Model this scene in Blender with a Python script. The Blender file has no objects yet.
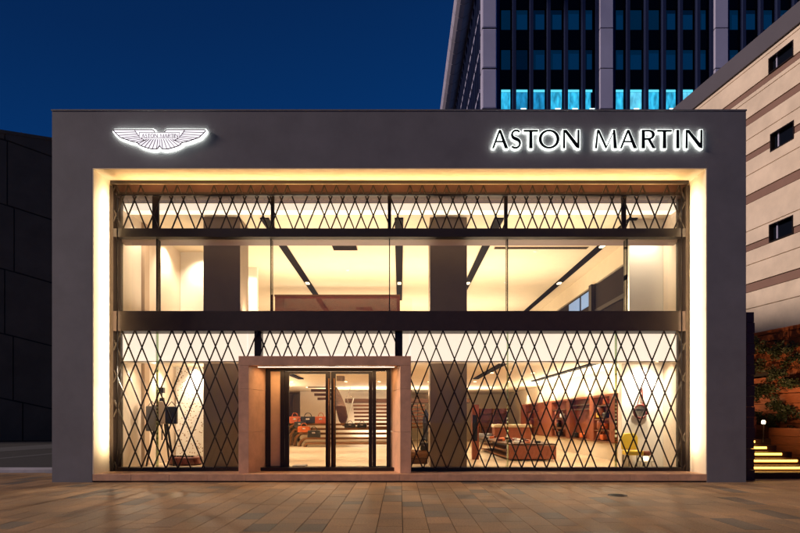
import bpy, bmesh, math, random
from mathutils import Vector, Matrix
random.seed(7)
S = bpy.context.scene
COL = S.collection
F = 560.0; CY = -14.4; CZ = 1.6; HY = 420.0
def W(px, py, Y):
    d = Y - CY
    return ((px-400)*d/F, CZ + (HY-py)*d/F)
def wx(px, Y): return (px-400)*(Y-CY)/F
def wz(py, Y): return CZ+(HY-py)*(Y-CY)/F

# ------------------------------------------------------------------ materials
M = {}
def lin(r, g, b):
    f = lambda c: ((c/255)/12.92 if c/255 <= .04045 else ((c/255+.055)/1.055)**2.4)
    return (f(r), f(g), f(b), 1)
def mat(name, col, rough=.6, metal=0, noise=0, nscale=4, bump=0, bscale=40, emit=None, estr=0, spec=.5, col2=None, stretch=(1, 1, 1), coat=0):
    m = bpy.data.materials.new(name); m.use_nodes = True
    nt = m.node_tree; b = nt.nodes['Principled BSDF']
    b.inputs['Base Color'].default_value = (*col[:3], 1)
    b.inputs['Roughness'].default_value = rough; b.inputs['Metallic'].default_value = metal
    b.inputs['Specular IOR Level'].default_value = spec
    if coat: b.inputs['Coat Weight'].default_value = coat
    tc = nt.nodes.new('ShaderNodeTexCoord'); mp = nt.nodes.new('ShaderNodeMapping')
    mp.inputs['Scale'].default_value = stretch
    nt.links.new(tc.outputs['Object'], mp.inputs['Vector'])
    if noise or col2:
        n = nt.nodes.new('ShaderNodeTexNoise'); n.inputs['Scale'].default_value = nscale; n.inputs['Detail'].default_value = 6; n.inputs['Roughness'].default_value = .62
        nt.links.new(mp.outputs[0], n.inputs['Vector'])
        r = nt.nodes.new('ShaderNodeValToRGB')
        c1 = Vector(col[:3]); c2 = Vector(col2[:3]) if col2 else c1*(1-noise)
        r.color_ramp.elements[0].color = (*c2, 1); r.color_ramp.elements[1].color = (*(c1*(1+noise*.4)), 1)
        r.color_ramp.elements[0].position = .33; r.color_ramp.elements[1].position = .67
        nt.links.new(n.outputs['Fac'], r.inputs[0]); nt.links.new(r.outputs[0], b.inputs['Base Color'])
    if bump:
        n2 = nt.nodes.new('ShaderNodeTexNoise'); n2.inputs['Scale'].default_value = bscale; n2.inputs['Detail'].default_value = 5
        nt.links.new(mp.outputs[0], n2.inputs['Vector'])
        bp = nt.nodes.new('ShaderNodeBump'); bp.inputs['Strength'].default_value = bump; bp.inputs['Distance'].default_value = .02
        nt.links.new(n2.outputs['Fac'], bp.inputs['Height']); nt.links.new(bp.outputs[0], b.inputs['Normal'])
    if emit:
        b.inputs['Emission Color'].default_value = (*emit[:3], 1); b.inputs['Emission Strength'].default_value = estr
    M[name] = m; return m
def glass(name, tint=(1, 1, 1), refl=1.0):
    m = bpy.data.materials.new(name); m.use_nodes = True; nt = m.node_tree; nt.nodes.clear()
    o = nt.nodes.new('ShaderNodeOutputMaterial'); mx = nt.nodes.new('ShaderNodeMixShader')
    t = nt.nodes.new('ShaderNodeBsdfTransparent'); g = nt.nodes.new('ShaderNodeBsdfGlossy'); g.inputs['Roughness'].default_value = .01
    t.inputs[0].default_value = (*tint, 1)
    f = nt.nodes.new('ShaderNodeFresnel'); f.inputs[0].default_value = 1.45
    nt.links.new(f.outputs[0], mx.inputs[0]); nt.links.new(t.outputs[0], mx.inputs[1]); nt.links.new(g.outputs[0], mx.inputs[2]); nt.links.new(mx.outputs[0], o.inputs[0])
    M[name] = m
mat('facade', (.158, .150, .158), .6, noise=.16, nscale=1.1, bump=.12, bscale=30)
mat('reveal', (.72, .60, .42), .6, noise=.08, nscale=2)
mat('tanstone', (.72, .42, .22), .5, noise=.1, nscale=3)
mat('sill', (.62, .35, .20), .5, noise=.22, nscale=3, bump=.15, bscale=60)
mat('portal', (.66, .37, .22), .42, noise=.2, nscale=2.5, bump=.1, bscale=50)
mat('header', (.07, .026, .018), .45, noise=.2, nscale=3)
mat('bronze', (.028, .017, .013), .38, metal=.35, noise=.2, nscale=6)
mat('bronze_lattice', (.018, .011, .008), .42, metal=.35)
mat('transom', (.034, .017, .013), .5, noise=.25, nscale=4)
mat('slabdark', (.02, .013, .011), .5)
mat('beamunder', (.12, .062, .045), .5)
mat('cream', (.74, .62, .45), .7, noise=.05, nscale=1.5)
mat('creamwall', (.74, .62, .50), .7, noise=.05, nscale=1.5)
mat('whitewall', (.8, .74, .66), .7)
mat('beige', (.50, .36, .25), .7)
mat('column', (.22, .155, .105), .6, noise=.1, nscale=1.2)
mat('floor_in', (.62, .47, .31), .25, noise=.12, nscale=1.2)
mat('lightbox', (.8, .78, .74), .5, emit=(1, .80, .66), estr=1.12)
mat('wood', (.17, .07, .026), .6, spec=.25, noise=.35, nscale=5, stretch=(.3, 4, 4))
mat('wood_dark', (.085, .036, .016), .6, spec=.2, noise=.3, nscale=5, stretch=(.3, 4, 4))
mat('leather', (.24, .060, .022), .45, noise=.2, nscale=5, bump=.1, bscale=90)
mat('leather_orange', (.55, .11, .02), .4, bump=.2, bscale=90)
mat('leather_black', (.012, .011, .011), .35, bump=.2, bscale=90)
mat('leather_red', (.13, .018, .010), .4, noise=.3, nscale=4)
mat('darkgrey', (.03, .022, .018), .8, spec=.1)
mat('track', (.009, .006, .005), .8, spec=.1)
mat('steel', (.55, .53, .5), .25, metal=1)
mat('fabric_grey', (.16, .14, .13), .9)
mat('fabric_dark', (.03, .027, .03), .9)
mat('yellow', (.78, .55, .05), .5)
mat('white', (.8, .8, .78), .4)
mat('black', (.006, .006, .006), .35)
mat('signblack', (.004, .004, .004), .55, spec=.2)
mat('signwhite', (.8, .82, .8), .5, emit=(.93, 1, .93), estr=2.4)
mat('signback', (.8, .82, .8), .5, emit=(.92, 1, .92), estr=30)
mat('signface', (.8, .78, .8), .5, emit=(1, .95, 1), estr=1.0)
mat('signline', (.10, .035, .06), .5)
mat('lampglow', (.9, .8, .6), .5, emit=(1, .8, .5), estr=5)
mat('led', (.9, .7, .3), .5, emit=(1, .50, .09), estr=2.6)
mat('bluewin', (.1, .2, .4), .4, emit=(.25, .42, .8), estr=.5)
mat('towerpier', (.47, .46, .62), .6, spec=.2, noise=.1, nscale=.3)
mat('towereave', (.52, .48, .58), .42, noise=.15, nscale=.3)
mat('towermull', (.022, .032, .085), .6, spec=.1)
mat('towerspandrel', (.004, .006, .012), .4, spec=.1)
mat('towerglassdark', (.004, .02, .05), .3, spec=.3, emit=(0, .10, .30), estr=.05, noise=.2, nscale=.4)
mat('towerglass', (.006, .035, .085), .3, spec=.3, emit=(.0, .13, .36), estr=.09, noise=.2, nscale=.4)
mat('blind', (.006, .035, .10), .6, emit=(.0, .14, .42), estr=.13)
mat('litglass', (.05, .3, .4), .5, emit=(.03, .50, .92), estr=.95, noise=.1)
for nm_, cc_, aa_, bb_ in (('litroom', (.04, .55, .90), .45, 1.35), ('litroomdim', (.02, .36, .72), .35, 1.0), ('litroombright', (.14, .70, .98), .6, 1.35)):
    m = mat(nm_, (.05, .2, .3), .5, emit=cc_, estr=1); nt = m.node_tree; b = nt.nodes['Principled BSDF']
    tc = nt.nodes.new('ShaderNodeTexCoord'); mp = nt.nodes.new('ShaderNodeMapping'); mp.inputs['Scale'].default_value = (2.2, 1, .7); mp.inputs['Rotation'].default_value = (0, .5, 0)
    n = nt.nodes.new('ShaderNodeTexNoise'); n.inputs['Scale'].default_value = 1.3; n.inputs['Detail'].default_value = 4
    r = nt.nodes.new('ShaderNodeMapRange'); r.inputs['From Min'].default_value = .35; r.inputs['From Max'].default_value = .68; r.inputs['To Min'].default_value = aa_; r.inputs['To Max'].default_value = bb_
    nt.links.new(tc.outputs['Object'], mp.inputs[0]); nt.links.new(mp.outputs[0], n.inputs['Vector']); nt.links.new(n.outputs['Fac'], r.inputs['Value']); nt.links.new(r.outputs[0], b.inputs['Emission Strength'])
mat('littop', (.1, .5, .5), .5, emit=(.13, .74, .95), estr=1.1)
mat('tubelight', (.8, .9, .9), .5, emit=(.7, 1, 1), estr=3)
mat('stone', (.82, .67, .51), .75, noise=.16, nscale=.9, bump=.1, bscale=12)
mat('band', (.27, .155, .115), .75, noise=.1, nscale=.9)
mat('coping', (.105, .095, .115), .6, noise=.08, nscale=.5)
mat('joint', (.02, .015, .012), .9)
mat('gardenwood', (.30, .085, .028), .6, noise=.4, nscale=3, stretch=(6, 1, 14), bump=.2, bscale=10)
mat('postred', (.045, .012, .010), .5)
mat('leaf', (.045, .06, .016), .6, col2=(.018, .028, .009), nscale=3)
mat('leftwall', (.17, .12, .075), .9, spec=.06, noise=.25, nscale=.25)
mat('kerb', (.42, .40, .44), .8, noise=.2, nscale=2)
mat('asphalt', (.03, .028, .028), .9, noise=.3, nscale=3)
mat('roadline', (.10, .10, .10), .8, noise=.2, nscale=4)
mat('mortar', (.02, .014, .010), .95)
mat('iron', (.06, .045, .035), .5, metal=.5, bump=.3, bscale=60)
mat('roofmat', (.06, .06, .065), .8)
glass('glass', (.97, .98, .95)); glass('greenglass', (.55, .66, .45))
# perforated panel
m = mat('perforated', (.85, .82, .78), .6)
nt = m.node_tree; vo = nt.nodes.new('ShaderNodeTexVoronoi'); vo.inputs['Scale'].default_value = 13
tc = nt.nodes.new('ShaderNodeTexCoord'); nt.links.new(tc.outputs['Object'], vo.inputs['Vector'])
rp = nt.nodes.new('ShaderNodeValToRGB'); rp.color_ramp.elements[0].color = (.3, .18, .1, 1); rp.color_ramp.elements[1].color = (.85, .82, .78, 1)
rp.color_ramp.elements[0].position = .22; rp.color_ramp.elements[1].position = .32
nt.links.new(vo.outputs['Distance'], rp.inputs[0]); nt.links.new(rp.outputs[0], nt.nodes['Principled BSDF'].inputs['Base Color'])
# pavers: tone per stone from a colour attribute
m = mat('paver', (.3, .2, .12), .62, bump=.35, bscale=70)
nt = m.node_tree; b = nt.nodes['Principled BSDF']
at = nt.nodes.new('ShaderNodeAttribute'); at.attribute_name = 'tone'
tc = nt.nodes.new('ShaderNodeTexCoord')
def nz(sc, det):
    n = nt.nodes.new('ShaderNodeTexNoise'); n.inputs['Scale'].default_value = sc; n.inputs['Detail'].default_value = det
    nt.links.new(tc.outputs['Object'], n.inputs['Vector']); return n
n1 = nz(160, 3); n2 = nz(.7, 5)
def mr(n, a, c):
    r = nt.nodes.new('ShaderNodeMapRange'); r.inputs['From Min'].default_value = .3; r.inputs['From Max'].default_value = .7
    r.inputs['To Min'].default_value = a; r.inputs['To Max'].default_value = c; nt.links.new(n.outputs['Fac'], r.inputs['Value']); return r
n1.inputs['Scale'].default_value = 34; n1.inputs['Detail'].default_value = 8; n1.inputs['Roughness'].default_value = .8; r1 = mr(n1, .48, 1.38); r2 = mr(n2, .52, 1.05)
mu = nt.nodes.new('ShaderNodeMath'); mu.operation = 'MULTIPLY'; nt.links.new(r1.outputs[0], mu.inputs[0]); nt.links.new(r2.outputs[0], mu.inputs[1])
vm = nt.nodes.new('ShaderNodeVectorMath'); vm.operation = 'SCALE'; nt.links.new(at.outputs['Color'], vm.inputs[0]); nt.links.new(mu.outputs[0], vm.inputs['Scale'])
nt.links.new(vm.outputs[0], b.inputs['Base Color'])
rr = mr(n2, .6, .85); nt.links.new(rr.outputs[0], b.inputs['Roughness'])

# ------------------------------------------------------------------ mesh builder
class MB:
    def __init__(s, T=None): s.v = []; s.f = []; s.T = T
    def add(s, vs, fs):
        o = len(s.v)
        s.v += [tuple(s.T @ Vector(v)) if s.T else tuple(v) for v in vs]
        s.f += [tuple(i+o for i in f) for f in fs]; return s
    def box(s, x0, x1, y0, y1, z0, z1):
        if x0 > x1: x0, x1 = x1, x0
        if y0 > y1: y0, y1 = y1, y0
        if z0 > z1: z0, z1 = z1, z0
        return s.add([(x0, y0, z0), (x1, y0, z0), (x1, y1, z0), (x0, y1, z0), (x0, y0, z1), (x1, y0, z1), (x1, y1, z1), (x0, y1, z1)],
                     [(0, 3, 2, 1), (4, 5, 6, 7), (0, 1, 5, 4), (1, 2, 6, 5), (2, 3, 7, 6), (3, 0, 4, 7)])
    def prism(s, poly, y0, y1):          # poly in x,z extruded along y
        n = len(poly)
        a = sum(poly[i][0]*poly[(i+1) % n][1]-poly[(i+1) % n][0]*poly[i][1] for i in range(n))
        if a < 0: poly = poly[::-1]
        vs = [(p[0], y0, p[1]) for p in poly]+[(p[0], y1, p[1]) for p in poly]
        fs = [tuple(range(n)), tuple(range(2*n-1, n-1, -1))]
        fs += [(i, i+n, (i+1) % n+n, (i+1) % n) for i in range(n)]
        return s.add(vs, fs)
    def bar(s, p, q, w, h, up=(0, 0, 1)):
        p, q = Vector(p), Vector(q); d = (q-p).normalized(); u = Vector(up)
        if abs(d.dot(u)) > .99: u = Vector((0, 1, 0))
        r = d.cross(u).normalized()*w/2; t = r.cross(d).normalized()*h/2
        vs = [p-r-t, p+r-t, p+r+t, p-r+t, q-r-t, q+r-t, q+r+t, q-r+t]
        return s.add([tuple(v) for v in vs], [(0, 3, 2, 1), (4, 5, 6, 7), (0, 1, 5, 4), (1, 2, 6, 5), (2, 3, 7, 6), (3, 0, 4, 7)])
    def tube(s, pts, r, n=10, caps=True):
        pts = [Vector(p) for p in pts]; rs = r if isinstance(r, (list, tuple)) else [r]*len(pts)
        vs = []
        for i, p in enumerate(pts):
            d = (pts[min(i+1, len(pts)-1)]-pts[max(i-1, 0)]).normalized()
            u = Vector((0, 0, 1)) if abs(d.z) < .9 else Vector((1, 0, 0))
            a = d.cross(u).normalized(); b2 = d.cross(a).normalized()
            for k in range(n):
                t = 2*math.pi*k/n; vs.append(tuple(p+(a*math.cos(t)+b2*math.sin(t))*rs[i]))
        fs = [(i*n+k, i*n+(k+1) % n, (i+1)*n+(k+1) % n, (i+1)*n+k) for i in range(len(pts)-1) for k in range(n)]
        if caps: fs += [tuple(range(n))[::-1], tuple(range((len(pts)-1)*n, len(pts)*n))]
        return s.add(vs, fs)
    def ring(s, c, R, r, axis='y', n=28, k=8):
        pts = []
        for i in range(n+1):
            t = 2*math.pi*i/n
            if axis == 'y': pts.append((c[0]+R*math.cos(t), c[1], c[2]+R*math.sin(t)))
            else: pts.append((c[0]+R*math.cos(t), c[1]+R*math.sin(t), c[2]))
        return s.tube(pts, r, k)
    def lathe(s, c, prof, n=24):
        vs = []
        for (r, z) in prof:
            for k in range(n):
                t = 2*math.pi*k/n; vs.append((c[0]+r*math.cos(t), c[1]+r*math.sin(t), c[2]+z))
        fs = [(i*n+k, i*n+(k+1) % n, (i+1)*n+(k+1) % n, (i+1)*n+k) for i in range(len(prof)-1) for k in range(n)]
        fs += [tuple(range(n))[::-1], tuple(range((len(prof)-1)*n, len(prof)*n))]
        return s.add(vs, fs)
    def build(s, name, m, parent=None, bevel=0, smooth=False, label=None):
        me = bpy.data.meshes.new(name)
        if parent is not None:
            off = parent.location.copy(); pp = parent.parent
            while pp is not None: off = off + pp.location; pp = pp.parent
        else: off = Vector((0, 0, 0))
        me.from_pydata([tuple(Vector(v)-off) for v in s.v], [], s.f); me.update()
        bm = bmesh.new(); bm.from_mesh(me); bmesh.ops.recalc_face_normals(bm, faces=bm.faces)
        if any(len(f.verts) > 4 for f in bm.faces):
            bmesh.ops.triangulate(bm, faces=[f for f in bm.faces if len(f.verts) > 4])
        bm.to_mesh(me); bm.free()
        o = bpy.data.objects.new(name, me); COL.objects.link(o)
        me.materials.append(M[m] if isinstance(m, str) else m)
        if parent is not None: o.parent = parent
        if smooth:
            for p in me.polygons: p.use_smooth = True
        if bevel:
            b = o.modifiers.new('bevel', 'BEVEL'); b.width = bevel; b.segments = 2; b.limit_method = 'ANGLE'
        if label: o['label'] = label
        return o
def tag(o, label, cat, group=None, kind=None):
    o['label'] = label; o['category'] = cat
    if group: o['group'] = group
    if kind: o['kind'] = kind
    return o
def thing(name, loc, label, cat, group=None):
    o = bpy.data.objects.new(name, None); COL.objects.link(o); o.location = loc; o.empty_display_size = .2
    return tag(o, label, cat, group)
def struct(o): o['kind'] = 'structure'; return o

# ------------------------------------------------------------------ camera, world, render
cam = bpy.data.cameras.new('camera'); co = bpy.data.objects.new('camera', cam); COL.objects.link(co)
co.location = (0, CY, CZ); co.rotation_euler = (math.radians(90), 0, 0)
cam.sensor_width = 36; cam.lens = 36*F/800; cam.shift_y = (HY-266.5)/800; cam.clip_end = 2000; cam.clip_start = .1
S.camera = co
w = bpy.data.worlds.new('World'); S.world = w; w.use_nodes = True; nt = w.node_tree
bg = nt.nodes['Background']
tc = nt.nodes.new('ShaderNodeTexCoord'); sx = nt.nodes.new('ShaderNodeSeparateXYZ'); nt.links.new(tc.outputs['Generated'], sx.inputs[0])
cr = nt.nodes.new('ShaderNodeValToRGB'); e = cr.color_ramp.elements
e[0].position = 0; e[0].color = (.001, .040, .158, 1); e[1].position = 1; e[1].color = (.0005, .007, .03, 1)
k_ = e.new(.35); k_.color = (.0012, .027, .118, 1); k_ = e.new(.62); k_.color = (.0012, .014, .064, 1)
# dusk glow is a little stronger towards the right (east) side
m1 = nt.nodes.new('ShaderNodeMath'); m1.operation = 'MULTIPLY_ADD'; nt.links.new(sx.outputs['X'], m1.inputs[0]); m1.inputs[1].default_value = -.22; nt.links.new(sx.outputs['Z'], m1.inputs[2])
nt.links.new(m1.outputs[0], cr.inputs[0]); nt.links.new(cr.outputs[0], bg.inputs[0]); bg.inputs[1].default_value = 1.45
S.view_settings.view_transform = 'Standard'; S.view_settings.look = 'None'; S.view_settings.gamma = 1; S.view_settings.exposure = 0
S.view_settings.use_curve_mapping = False
S.render.engine = 'CYCLES'
S.cycles.max_bounces = 8; S.cycles.transparent_max_bounces = 16; S.cycles.sample_clamp_indirect = 6
def lamp(name, kind, loc, energy, col, size=None, sizey=None, direction=(0, 0, -1), **kw):
    l = bpy.data.lights.new(name, kind); l.energy = energy; l.color = col
    if kind == 'AREA': l.shape = 'RECTANGLE'; l.size = size; l.size_y = sizey
    if kind == 'SPOT': l.spot_size = math.radians(kw.get('angle', 80)); l.spot_blend = kw.get('blend', .6); l.shadow_soft_size = kw.get('soft', .03)
    if kind == 'POINT': l.shadow_soft_size = kw.get('soft', .05)
    o = bpy.data.objects.new(name, l); COL.objects.link(o); o.location = loc
    o.rotation_euler = Vector(direction).to_track_quat('-Z', 'Y').to_euler()
    if kw.get('rot') is not None: o.rotation_euler = kw['rot']
    return o
sun = bpy.data.lights.new('sun', 'SUN'); so = bpy.data.objects.new('sun', sun); COL.objects.link(so)
sun.energy = 2.6; sun.angle = math.radians(12); sun.color = (1, .80, .70)
sd = Vector((-math.cos(math.radians(22))*.963, -math.cos(math.radians(22))*.27, math.sin(math.radians(22))))
so.rotation_euler = (-sd).to_track_quat('-Z', 'Y').to_euler(); so.location = (-20, -20, 30)

# ------------------------------------------------------------------ ground
g = MB().add([(-700, -300, -.06), (700, -300, -.06), (700, 1200, -.06), (-700, 1200, -.06)], [(0, 1, 2, 3)]).build('ground', 'asphalt'); struct(g)
mb = MB().box(-40, 30, -22, 2.6, -.05, -.012); struct(mb.build('pavement', 'mortar'))
vs = []; fs = []; tones = []
xw = .385; x = -40.
base = [(.45, .265, .125), (.42, .25, .125), (.47, .28, .135), (.40, .235, .115), (.34, .215, .12), (.26, .19, .125), (.44, .25, .11), (.50, .31, .16)]
while x < 30:
    y = -22 - random.random()*.6
    while y < 2.55:
        L = random.choice([.42, .6, .6, .6, .8, .95]); y1 = min(y+L, 2.59)
        if y1-y > .1:
            zz = random.uniform(-.0015, .0015); t1 = random.uniform(-.001, .001); o = len(vs); gp = .005
            vs += [(x+gp, y+gp, zz-t1), (x+xw-gp, y+gp, zz+t1), (x+xw-gp, y1-gp, zz+t1), (x+gp, y1-gp, zz-t1)]
            vs += [(a, b2, -.02) for (a, b2, c) in vs[o:o+4]]
            fs += [(o, o+1, o+2, o+3), (o, o+4, o+5, o+1), (o+1, o+5, o+6, o+2), (o+2, o+6, o+7, o+3), (o+3, o+7, o+4, o)]
            c = random.choice(base); c = tuple(.5*(q+r) for q, r in zip(c, (.46, .265, .12))); k = random.uniform(.84, 1.10)
            if random.random() < .06: c = (.25, .185, .12)
            tones += [(c[0]*k, c[1]*k, c[2]*k, 1)]*8
        y = y1
        if y1 >= 2.58: break
    x += xw
me = bpy.data.meshes.new('paving'); me.from_pydata(vs, [], fs); ca = me.color_attributes.new('tone', 'FLOAT_COLOR', 'POINT')
for i, c in enumerate(tones): ca.data[i].color = c
me.materials.append(M['paver']); o = bpy.data.objects.new('paving', me); COL.objects.link(o); struct(o)
# road on the left, kerb and painted lines
struct(MB().box(-60, -9.3, 2.62, 3.25, -.05, .11).build('kerb', 'kerb', bevel=.015))
struct(MB().add([(-90, 3.25, -.03), (-6, 3.25, -.03), (-6, 45, -.03), (-90, 45, -.03)], [(0, 1, 2, 3)]).build('road', 'asphalt'))
def roadline(pts, name):
    v = []
    for (px, py) in pts:
        d = F*1.62/(py-HY); v.append(((px-400)*d/F, CY+d, -.024))
    struct(MB().add(v, [(0, 1, 2, 3)]).build(name, 'roadline'))
roadline([(-25, 453), (70, 447), (70, 443), (-25, 449)], 'road_line')
roadline([(-25, 461.2), (70, 452.4), (70, 451.4), (-25, 460)], 'road_line')

# ------------------------------------------------------------------ showroom building
XL, XR = -8.95, 8.90; OL, OR = wx(92.5, 0), wx(707, 0); ZT = wz(111, 0); ZO = wz(168, 0); ZF = .21
B = thing('showroom_building', (0, 0, 0), 'low two storey grey framed car showroom with glowing windows and diamond lattice', 'showroom')
YB = 26.0
mb = MB()
mb.prism([(XL, -.04), (OL, -.04), (OL, ZO), (OR, ZO), (OR, -.04), (XR, -.04), (XR, ZT), (XL, ZT)], 0, 1.4)
fr = mb.build('facade_frame', 'facade', B, bevel=.012)
mb = MB().box(XL+.003, -8.0, 1.4, YB, -.03, ZT-.15).box(8.0, XR-.003, 1.4, YB, -.03, ZT-.15).box(-8.0, 8.0, YB-.3, YB, -.03, ZT-.15)
mb.build('side_wall', 'facade', B)
MB().box(XL+.1, XR-.1, 1.4, YB-.1, ZT-.3, ZT-.18).build('roof', 'roofmat', B)
# thin metal coping on the frame
MB().box(XL-.015, XR+.015, -.015, 1.42, ZT, ZT+.035).build('coping', 'facade', B)
# reveal lining
mb = MB().box(OL, OL+.025, .0, 1.1, ZF, ZO-.025).box(OR-.025, OR, .0, 1.1, ZF, ZO-.025).box(OL, OR, .0, 1.1, ZO-.025, ZO)
mb.build('reveal_lining', 'reveal', B)
# sill step (individual stone blocks)
mb = MB(); n = 16
for i in range(n):
    a = OL+(OR-OL)*i/n; c = OL+(OR-OL)*(i+1)/n
    mb.box(a+.002, c-.002, .0, 1.12, .035, ZF)
mb.build('sill_step', 'sill', B, bevel=.006)
MB().box(OL, OR, .04, 1.1, -.03, .035).build('plinth', 'black', B)
YL = .80      # lattice plane
YG = 1.02     # glass plane
GL, GR = wx(112.5, YL), wx(686.5, YL)
# header behind the top of the lattice
MB().box(OL+.03, OR-.03, YG-.08, YG+.45, wz(196, YG-.08), ZO-.03).build('header_panel', 'header', B)
MB().box(GL, GR, YL-.13, YL-.10, wz(185.5, YL), wz(182.5, YL)).build('header_trim', 'slabdark', B)
MB().box(GL, GR, YG-.16, YG-.09, wz(196.3, YG), wz(194.6, YG)).build('header_trim', 'bronze', B)
# transom beams
z1a, z1b = wz(331, YL), wz(311, YL)
z2a, z2b = wz(237, YL), wz(228.5, YL)
MB().box(GL-.02, GR+.02, YL-.02, YG+.6, z1a, z1b).build('transom_beam', 'transom', B, bevel=.006)
MB().box(GL-.02, GR+.02, YL-.02, YG-.02, z2a, z2b).build('transom_beam', 'slabdark', B, bevel=.006)
MB().box(GL-.02, GR+.02, YG-.02, YG+.55, z2a+.004, z2b-.03).build('beam_soffit', 'beamunder', B)
MB().box(GL-.03, GR+.03, YL+.02, YG+.1, ZF, wz(467.5, YL)).build('bottom_rail', 'bronze', B, bevel=.004)
# jamb posts
for sx, xx in ((1, GL), (-1, GR)):
    mb = MB().box(xx-sx*.05, xx+sx*.03, YL-.03, YG+.3, ZF, wz(186, YL))
    mb.box(xx+sx*.03, xx+sx*.13, YG-.03, YG+.02, ZF, wz(196, YL))
    mb.build('jamb_post', 'bronze', B)
# lattice screens
SL = 2.47
def lattice(tops, y0, y1, label, holes=()):
    X0, X1 = 114.0, 685.0
    mb = MB()
    th = .030
    for i, xt in enumerate(tops):
        for sgn in (1, -1):
            a = (xt, y0); c = (xt+sgn*(y1-y0)/SL, y1)
            segs = [(0., 1.)]
            t0, t1 = 0., 1.
            dx = c[0]-a[0]
            lo, hi = sorted(((X0-a[0])/dx, (X1-a[0])/dx))
            t0, t1 = max(t0, lo), min(t1, hi)
            if t1 <= t0: continue
            # subtract portal rectangle
            pcs = [(t0, t1)]
            for (hx0, hx1, hy0, hy1) in holes:
                out = []
                for (p, q) in pcs:
                    tl, th2 = sorted(((hx0-a[0])/dx, (hx1-a[0])/dx)); u0, u1 = (hy0-y0)/(y1-y0), (hy1-y0)/(y1-y0)
                    e0, e1 = max(tl, u0), min(th2, u1)
                    if e1 <= e0 or e1 <= p or e0 >= q: out.append((p, q)); continue
                    if e0 > p: out.append((p, e0))
                    if e1 < q: out.append((e1, q))
                pcs = out
            yy = YL+.012*sgn
            for (p, q) in pcs:
                if q-p < .01: continue
                P = (a[0]+dx*p, a[1]+(y1-y0)*p); Q = (a[0]+dx*q, a[1]+(y1-y0)*q)
                mb.bar((wx(P[0], YL), yy, wz(P[1], YL)), (wx(Q[0], YL), yy, wz(Q[1], YL)), .035, .022, up=(0, 1, 0))
    return mb.build('lattice_screen', 'bronze_lattice', B, label=label)
miss = {3, 7, 15, 23, 31, 39, 44}
up_t = [116.3+12.24*k for k in range(-8, 56) if k not in miss]
lattice(up_t, 185.5, 229.5, 'narrow bronze diamond lattice across the top of the glazing')
lo_t = [48, 61, 86, 98, 110, 122, 135, 149, 172, 184.5, 197, 209, 222, 234, 258, 270, 282, 294, 307, 320, 343, 355, 367, 379, 391, 416, 429.5, 443, 466, 479, 491, 503, 515.5, 528, 541, 565, 577, 590, 602, 615, 627, 640, 664, 677, 690, 702, 726, 739, 752]
lattice(lo_t, 330.5, 469, 'tall bronze diamond lattice in front of the ground floor glass', holes=[(240.5, 410.0, 357.5, 600)])
# glazing with mullions
def pane_wall(xs, za, zb, y, name='window'):
    for a, c in zip(xs[:-1], xs[1:]):
        p = MB().box(a+.012, c-.012, y, y+.012, za, zb).build(name, 'glass', B)
mpx = [158, 271.5, 389.5, 507, 626]
xs = [wx(116, YG)]+[wx(p, YG) for p in mpx]+[wx(683, YG)]
pane_wall(xs, z1b+.002, z2a+.004, YG)
pane_wall(xs, z2b, wz(196, YG), YG)
DL, DR = wx(239, .25), wx(411, .25)
pane_wall([wx(116, YG), wx(156, YG), DL], ZF+.06, z1a, YG)
pane_wall([DR, wx(508, YG), wx(617, YG), wx(683, YG)], ZF+.06, z1a, YG)
pane_wall([DL+.03, wx(259, YG), wx(398, YG), DR-.03], wz(356, YG)+.06, z1a, YG)
for p in mpx:
    f = MB().box(wx(p, YG)-.011, wx(p, YG)+.011, YG-.10, YG+.14, z1b, z2a).build('glass_fin', 'greenglass', B)
    MB().box(wx(p, YG)-.013, wx(p, YG)+.013, YG+.141, YG+.151, z1b, z2a).build('fin_edge', 'bronze', f)
for p in (156, 508, 617):
    MB().box(wx(p, YG)-.011, wx(p, YG)+.011, YG+.02, YG+.14, ZF+.05, z1a).build('glass_fin', 'greenglass', B)
for p, wd in ((156.5, 6.5), (273, 3.5), (389.5, 3.5), (505.5, 3.5), (623, 4.5)):
    MB().box(wx(p-wd/2, YG), wx(p+wd/2, YG), YG-.07, YG-.01, z2b, wz(196, YG)).build('post', 'bronze', B)
for p0, p1 in ((255.5, 262.5), (395, 402.5)):
    MB().box(wx(p0, YG), wx(p1, YG), YG-.12, YG+.08, wz(357, YG), z1a).build('post', 'bronze', B)

# entrance portal
YP = .22; YD = 1.05
pl, pr, pt = wx(238.5, YP), wx(411, YP), wz(356, YP)
il, ir, it = wx(248.7, YP), wx(400.2, YP), wz(365.5, YP)
dl, dr, dt = wx(266, YD), wx(391, YD), wz(367.5, YD)
def hexa(a, name='entrance_portal'):
    return a
def reveal_block(mb, f4, b4):   # front quad and back quad (lists of 4 pts)
    mb.add(list(f4)+list(b4), [(0, 1, 2, 3), (7, 6, 5, 4), (0, 4, 5, 1), (1, 5, 6, 2), (2, 6, 7, 3), (3, 7, 4, 0)])
mb = MB(); ys, yb = YP, YD+.12
def jamb(x_out, x_in, xb_in, za, zb):
    reveal_block(mb, [(x_out, ys, za), (x_in, ys, za), (x_in, ys, zb), (x_out, ys, zb)], [(x_out, yb, za), (xb_in, yb, za), (xb_in, yb, zb), (x_out, yb, zb)])
zs = [ZF, wz(432, YP), wz(389, YP), it-.003]
for a, c in zip(zs[:-1], zs[1:]):
    jamb(pl, il, dl, a+.002, c-.002)
    jamb(pr, ir, dr, a+.002, c-.002)
mid = wx(330, YP)
for a, c in ((pl, mid-.002), (mid+.002, pr)):
    mb.box(a, c, ys, yb, it, pt)
po = mb.build('entrance_portal', 'portal', B, bevel=.004)
MB().box(il+.15, ir-.15, ys+.35, ys+.37, it-.012, it-.004).build('lamp_strip', 'lampglow', po)
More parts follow.
